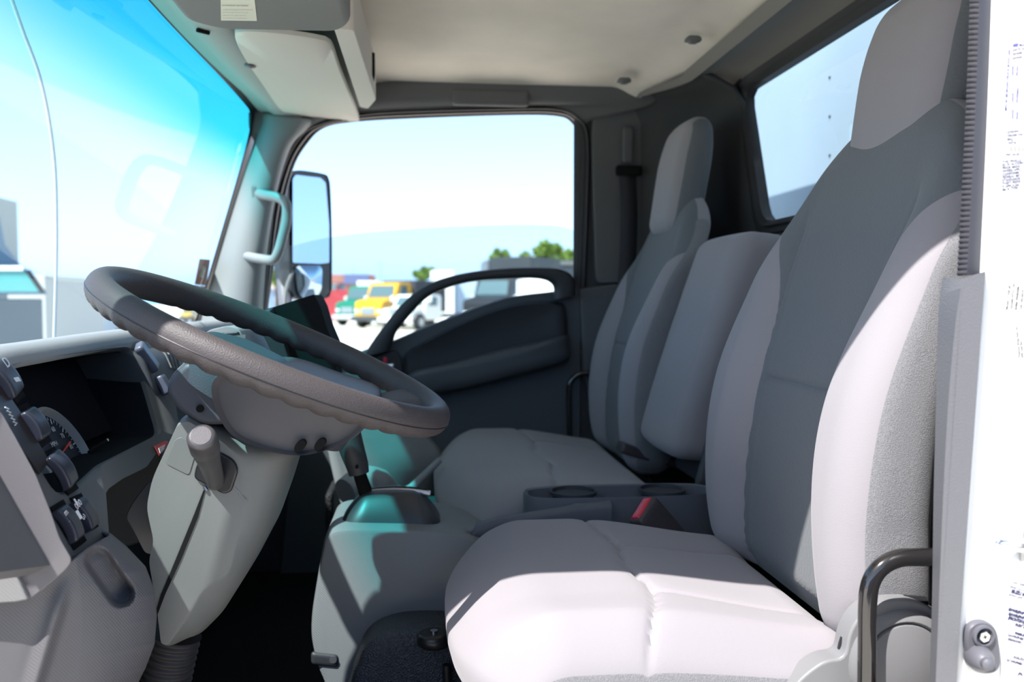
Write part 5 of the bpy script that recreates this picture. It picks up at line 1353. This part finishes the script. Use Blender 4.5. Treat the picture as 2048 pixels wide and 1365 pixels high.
v, f = prism([at(x, y, 13.6) for x, y in q], (0, -2.0, 0)); mesh('cab', v, f, mat('cab_blue', (0.10, 0.17, 0.24), 0.4), t, bevel=0.03)
v, f = prism([at(x, y, 11.58) for x, y in ((-150, 540), (56, 540), (84, 584), (-150, 584))], (0, 0.03, 0)); mesh('windshield', v, f, mat('teal_screen', (0.08, 0.32, 0.32), 0.15, 0.7), t, smooth=False)
v, f = prism([at(x, y, 11.55) for x, y in ((-150, 532), (44, 532), (46, 541), (-150, 541))], (0, 0.03, 0)); mesh('roof_trim', v, f, WB, t, smooth=False)
v, f = prism([at(x, y, 11.54) for x, y in ((48, 540), (58, 540), (90, 586), (80, 586))], (0, 0.04, 0)); mesh('screen_pillar', v, f, BLACK, t, smooth=False)
# far parked cars along a kerb
rc = random.Random(5)
for k, (px, py, w_, h_, colr, lb) in enumerate(((170, 632, 50, 20, (0.25, 0.27, 0.30), 'dark grey car parked farthest left in the distant row'), (222, 618, 44, 22, (0.10, 0.12, 0.13), 'blackish van left of the wheel rim in the distant row'), (372, 636, 26, 12, (0.80, 0.55, 0.15), 'small yellow-orange car seen through the wheel opening'), (418, 640, 26, 12, (0.85, 0.85, 0.85), 'small white car seen through the wheel opening'))):
    D = 45 + 6 * k; a = at(px - w_ / 2, py, D); b = at(px + w_ / 2, py, D); W_ = b[0] - a[0]; H_ = min(1.6, h_ * D / FPX)
    e = empty('parked_car', ((a[0] + b[0]) / 2, D, 0), lb, 'car', 'cars parked in the distance')
    cxm = (a[0] + b[0]) / 2
    v, f = prism([(cxm + x_ * W_, D, z_) for x_, z_ in ((-0.5, 0.35), (-0.5, 0.8), (-0.3, 0.9), (-0.18, 1.4), (0.2, 1.45), (0.38, 0.95), (0.5, 0.85), (0.5, 0.35))], (0, 1.8, 0)); mesh('car_body', v, f, mat('car_%d' % k, colr, 0.3, coat=0.3), e, bevel=0.08)
    v, f = prism([(cxm + x_ * W_, D - 0.02, z_) for x_, z_ in ((-0.26, 0.95), (-0.16, 1.32), (0.18, 1.36), (0.32, 0.98))], (0, 0.03, 0)); mesh('side_window', v, f, mat('truck_glass', (0.1, 0.16, 0.18)), e, smooth=False)
    for s_ in (-0.3, 0.3): wheel(e, (cxm + s_ * W_, D, 0.33), 0.33, 0.2, (0, 1, 0))
# asphalt lane with pale markings beyond the dash
v, f = boxv((-22, 40, 0.012), (30, 46, 0.02)); o = mesh('asphalt_lane', v, f, mat('asphalt', (0.10, 0.11, 0.12), 0.9, 0.2, bump=0.3, scale=20)); o['kind'] = 'structure'; o['label'] = 'grey asphalt lane beyond the windshield'
for k, lb in enumerate(('pale painted dash on the asphalt lane, the one nearest the left edge', 'pale painted dash on the asphalt lane, middle one just left of the wheel', 'pale painted dash on the asphalt lane, half hidden by the wheel rim')):
    p = yard(150 + 60 * k, 662 - 5 * (k % 2)); v, f = boxv((p[0], p[1], 0.03), (1.3, 0.7, 0.012)); o = mesh('lane_marking', v, f, mat('marking_white', (0.75, 0.75, 0.72), 0.8), smooth=False); tag(o, lb, 'road marking', 'painted lane dashes')
# things the door mirror looks back at
e = empty('tiled_roof_house', (90, 26, 0), 'house with an orange roof reflected in the main mirror glass', 'building')
v, f = boxv((94, 26, 2.0), (8, 12, 4)); mesh('walls', v, f, STW, e)
v, f = prism([(90, 19, 4), (98, 19, 4), (94, 19, 6.2)], (0, 14, 0)); mesh('roof', v, f, mat('roof_orange', (0.55, 0.25, 0.12), 0.8), e)

# ================================================================ FITTINGS ON THE WHITE DOOR PILLAR
PYN = 0.7645
def npt(x, y, off=0.0): return at(x, y, PYN - off)
# courtesy light switch with its hex screw and rubber plunger
dsw = empty('door_switch', npt(1960, 1292), 'grey rubber door-jamb switch with a hex screw, low on the white pillar', 'switch')
pl_ = catmull([npt(x, y) for x, y in ((1926, 1290), (1928, 1256), (1944, 1241), (1968, 1241), (1986, 1258), (1992, 1295), (1993, 1325), (1982, 1342), (1955, 1343), (1936, 1330))], 5, True)
DG = mat('switch_grey', (0.10, 0.10, 0.115), 0.45, 0.4)
c_ = pl_.mean(0); v, f = loft([pl_, pl_ + np.array([0, -0.004, 0]), c_ + (pl_ - c_) * 0.93 + np.array([0, -0.0065, 0]), c_ + (pl_ - c_) * 0.3 + np.array([0, -0.0068, 0])], True, True); base = mesh('base_plate', v, f, DG, dsw)
c1 = npt(1965, 1272, 0.007)
ringp = lambda c, r_, y: [c + np.array([r_ * math.cos(a), y, r_ * math.sin(a)]) for a in np.linspace(0, 2 * np.pi, 36, endpoint=False)]
v, f = loft([ringp(c1, 0.0105, 0.001), ringp(c1, 0.0105, -0.003), ringp(c1, 0.0085, -0.0038), ringp(c1, 0.0075, -0.001), ringp(c1, 0.0073, 0.001)], True, False); mesh('screw_collar', v, f, DG, dsw)
v, f = prism(ringp(c1, 0.0074, 0.0005), (0, 0.0004, 0)); mesh('collar_shadow_plate', v, f, BLACK, dsw, smooth=False)
hexp = [c1 + np.array([0.0055 * math.cos(a + 0.3), -0.001, 0.0055 * math.sin(a + 0.3)]) for a in np.linspace(0, 2 * np.pi, 6, endpoint=False)]
v, f = prism(hexp, (0, -0.003, 0)); hx = mesh('hex_screw', v, f, CHROME, dsw, smooth=False, bevel=0.0004)
for a in (0.3, 0.3 + math.pi / 2):
    v, f = boxv(c1 + np.array([0, -0.0042, 0]), (0.004, 0.0004, 0.0008), (math.cos(a), 0, math.sin(a)), (0, 1, 0), (-math.sin(a), 0, math.cos(a))); mesh('screw_slot', v, f, MATTE, hx, smooth=False)
pa_ = npt(1955, 1314, 0.004); pb_ = npt(1976, 1330, 0.030); dd = unit(pb_ - pa_)
v, f = tube([pa_, pa_ + dd * 0.010, pa_ + dd * 0.018, pa_ + dd * 0.022, pa_ + dd * 0.024], [0.0125, 0.0118, 0.009, 0.006, 0.002], 28); mesh('rubber_boot', v, f, DG, dsw)
v, f = tube([pa_ + dd * 0.021, pa_ + dd * 0.029, pa_ + dd * 0.031], [0.0055, 0.0052, 0.002], 20); mesh('plunger', v, f, DG, dsw)
# striker
stq = empty('door_striker', npt(2030, 1095), 'chrome door latch striker loop at the right edge, below the middle', 'striker')
v, f = tube(catmull([npt(x, y, o_) for x, y, o_ in ((2062, 1102, 0.002), (2030, 1099, 0.008), (2002, 1090, 0.012), (1996, 1086, 0.012), (2006, 1083, 0.012), (2040, 1083, 0.008), (2065, 1083, 0.002))], 6), 0.0028, 12); mesh('striker_loop', v, f, CHROME, stq)
v, f = boxv(npt(2062, 1092, 0.002), (0.02, 0.004, 0.03)); mesh('striker_plate', v, f, mat('striker_zinc', (0.6, 0.6, 0.58), 0.3, metal=0.8), stq, bevel=0.001)
# labels
def sticker(name, pts, label, mt=PAPER):
    v, f = prism([npt(x, y, 0.0006) for x, y in pts], (0, 0.0005, 0)); o = mesh(name, v, f, mt, smooth=False); tag(o, label, 'label'); return o
px1 = 1.0 / (FPX / 0.7645)
L1 = sticker('vehicle_label', [(2004, 72), (2120, 60), (2120, 386), (2001, 398)], 'white body builder certification label, highest on the white door pillar')
def nt(parent, s, x, y, h, ang=0.0, mt=INK, sx=1.0, bold=0.00006):
    a = math.radians(ang); r_ = (math.cos(a), 0, math.sin(a)); u_ = (-math.sin(a), 0, math.cos(a))
    return text(parent, s, npt(x, y, 0.0009), r_, u_, h * px1 * 1.38, mt, 'label_lettering', sx=sx, bold=bold)
INB = mat('label_ink_blue', (0.12, 0.11, 0.32), 0.7, 0.2)
nt(L1, 'MFG BY MORGAN TRUCK BODY USA', 2014, 222, 6.0, 88, INB, 0.92)
v, f = prism([npt(x, y, 0.0009) for x, y in ((2026, 88), (2037, 86), (2036, 93), (2026, 94))], (0, 0.0002, 0)); mesh('maker_emblem', v, f, INB, L1, smooth=False)
nt(L1, 'Morgan', 2038, 93, 6, 8, INB)
for s_, x, y in (('DATE OF MFG', 2025, 103), ('GVWR', 2025, 111), ('GVWR', 2025, 119.5)): nt(L1, s_, x, y, 5.5, 9, INK)
for (t1, t2, y) in (('GAWR', 'FRONT', 152), ('GAWR', 'INTERMED', 206), ('GAWR', 'REAR', 239)):
    nt(L1, t1, 2027, y, 5, 88, INB); nt(L1, t2, 2036, y, 5, 88, INB)
for y in (120, 167, 212, 256):
    v, f = prism([npt(x, y_, 0.0009) for x, y_ in ((2024, y + 1.5), (2120, y - 11), (2120, y - 10.3), (2024, y + 2.2))], (0, 0.0002, 0)); mesh('rule_line', v, f, INKG, L1, smooth=False)
for i_, s_ in enumerate(('QVSH0411', 'ORDER P/N', 'SEQ. 1', 'UNIT#')): nt(L1, s_, 2014, 267 + 7.2 * i_, 5.2, 7 - i_, INK)
for k in range(22):
    if (k * 7) % 5 in (0, 2, 3):
        v, f = prism([npt(x, y_, 0.0009) for x, y_ in ((2014 + 1.6 * k, 293), (2015 + 1.6 * k, 293), (2015 + 1.6 * k, 303), (2014 + 1.6 * k, 303))], (0, 0.0002, 0)); mesh('barcode_bar', v, f, INKG, L1, smooth=False)
nt(L1, 'VIN: JALE5', 2011, 312, 5.2, 4)
for i_, s_ in enumerate(('THIS VEHICLE', 'ED IN ACCORD', 'PRIOR MANU', 'WHERE APPL', 'CONFORMS T', 'FEDERAL MO', 'STANDARDS', 'THEFT PREVE', 'IF APPLICAB', '08/18  TYPE')):
    nt(L1, s_, 2004.5, 326.5 + 6.2 * i_, 5.2, 7, INK)
v, f = prism([npt(x, y, 0.0011) for x, y in ((2001, 399), (2001, 408), (2008, 413), (2018, 411), (2028, 400), (2034, 397))], (0, 0.0004, 0)); mesh('peeled_corner', v, f, mat('peel_blue', (0.55, 0.62, 0.66), 0.4), L1, smooth=False)
L2 = sticker('unit_label', [(2000, 524), (2120, 515), (2120, 900), (2066, 900), (2036, 760), (2006, 610)], 'aged refrigeration unit label turned on its side, middle of the white pillar', mat('paper_aged', (0.80, 0.79, 0.74), 0.6, vary=0.04, vscale=20))
for s_, x, y, a_, hh in (('Model  V 520 20', 2015.5, 620, 84, 5.6), ('Serial# HTG1165', 2024.5, 618, 85, 5.6), ('B/M# 900830M', 2034, 620, 85, 5.8), ('DIS  05/2019', 2044, 620, 85, 5.8), ('Thermo King East, Inc.', 2041, 716, 97.5, 5.6), ('450 Dell Rd', 2047, 716, 97, 5.4)): nt(L2, s_, x, y, hh, a_, mat('label_ink_brown', (0.14, 0.12, 0.11), 0.7))
for k in range(16):
    v, f = prism([npt(x, y, 0.0009) for x, y in ((2040, 822 + 5.2 * k), (2060, 820 + 5.2 * k), (2060, 822 + 5.2 * k), (2040, 824 + 5.2 * k))], (0, 0.0002, 0)); mesh('barcode_bar', v, f, INKG, L2, smooth=False)
v, f = prism([npt(x, y, 0.0012) for x, y in ((1998, 521), (2008, 524), (2022, 519), (2012, 521))], (0, 0.0004, 0)); mesh('torn_edge', v, f, mat('peel_brown', (0.45, 0.36, 0.26), 0.6), L2, smooth=False)
L3 = sticker('weight_label', [(2016, 1155), (2120, 1190), (2120, 1480), (1998, 1440), (2006, 1250)], 'white vehicle weight rating label, lowest on the white pillar by the door switch')
rows3 = [('INCOMPLETE', 2026, 1168, 6, 0), ('VEHICULE IN', 2018, 1176, 6, 0), ('ISUZU M', 2022, 1186, 7.5, 0.0003), ('JAPAN JAPO', 2016.5, 1192, 6, 0), ('TH', 2016, 1199, 5.5, 0), ('VE', 2016, 1207, 5.5, 0), ('VEHICULE A', 2016, 1214, 5.5, 0), ('GVWR/PNBV:', 2016, 1222, 6.5, 0.0003), ('GAWR/PNBE', 2016, 1231, 6.5, 0.0003), ('(FRONT/AVJ 2', 2015.5, 1239, 6.5, 0.0003), ('19.5X6.0', 2029, 1252, 6, 0.0003), ('520KPA', 2029, 1261, 5.5, 0), ('PRESSUR', 2029, 1269, 5.5, 0.0002),
         ('GAWR/PNBE 2', 2015, 1273, 5.8, 0.0001), ('(REAR/ARR.) 2', 2015, 1281, 5.8, 0.0001), ('19.5X6.0', 2028, 1294, 5.5, 0), ('520KPA', 2027, 1303, 5.5, 0), ('PRESSUR', 2026, 1311, 5.5, 0), ('DUAL/DOUB', 2026, 1317, 5.5, 0.0001), ('GCWR/PMBC 1', 2012, 1323, 6, 0.0001), ('VIN/NIV', 2012, 1338, 5, 0), ('JAL', 2036, 1350, 7, 0.0002), ('TYPE TRUCK', 2011, 1350, 4.5, 0)]
for s_, x, y, hh, bd in rows3: nt(L3, s_, x, y, hh, -17, INK if bd or hh > 5.6 else INKG, 0.85, bd)
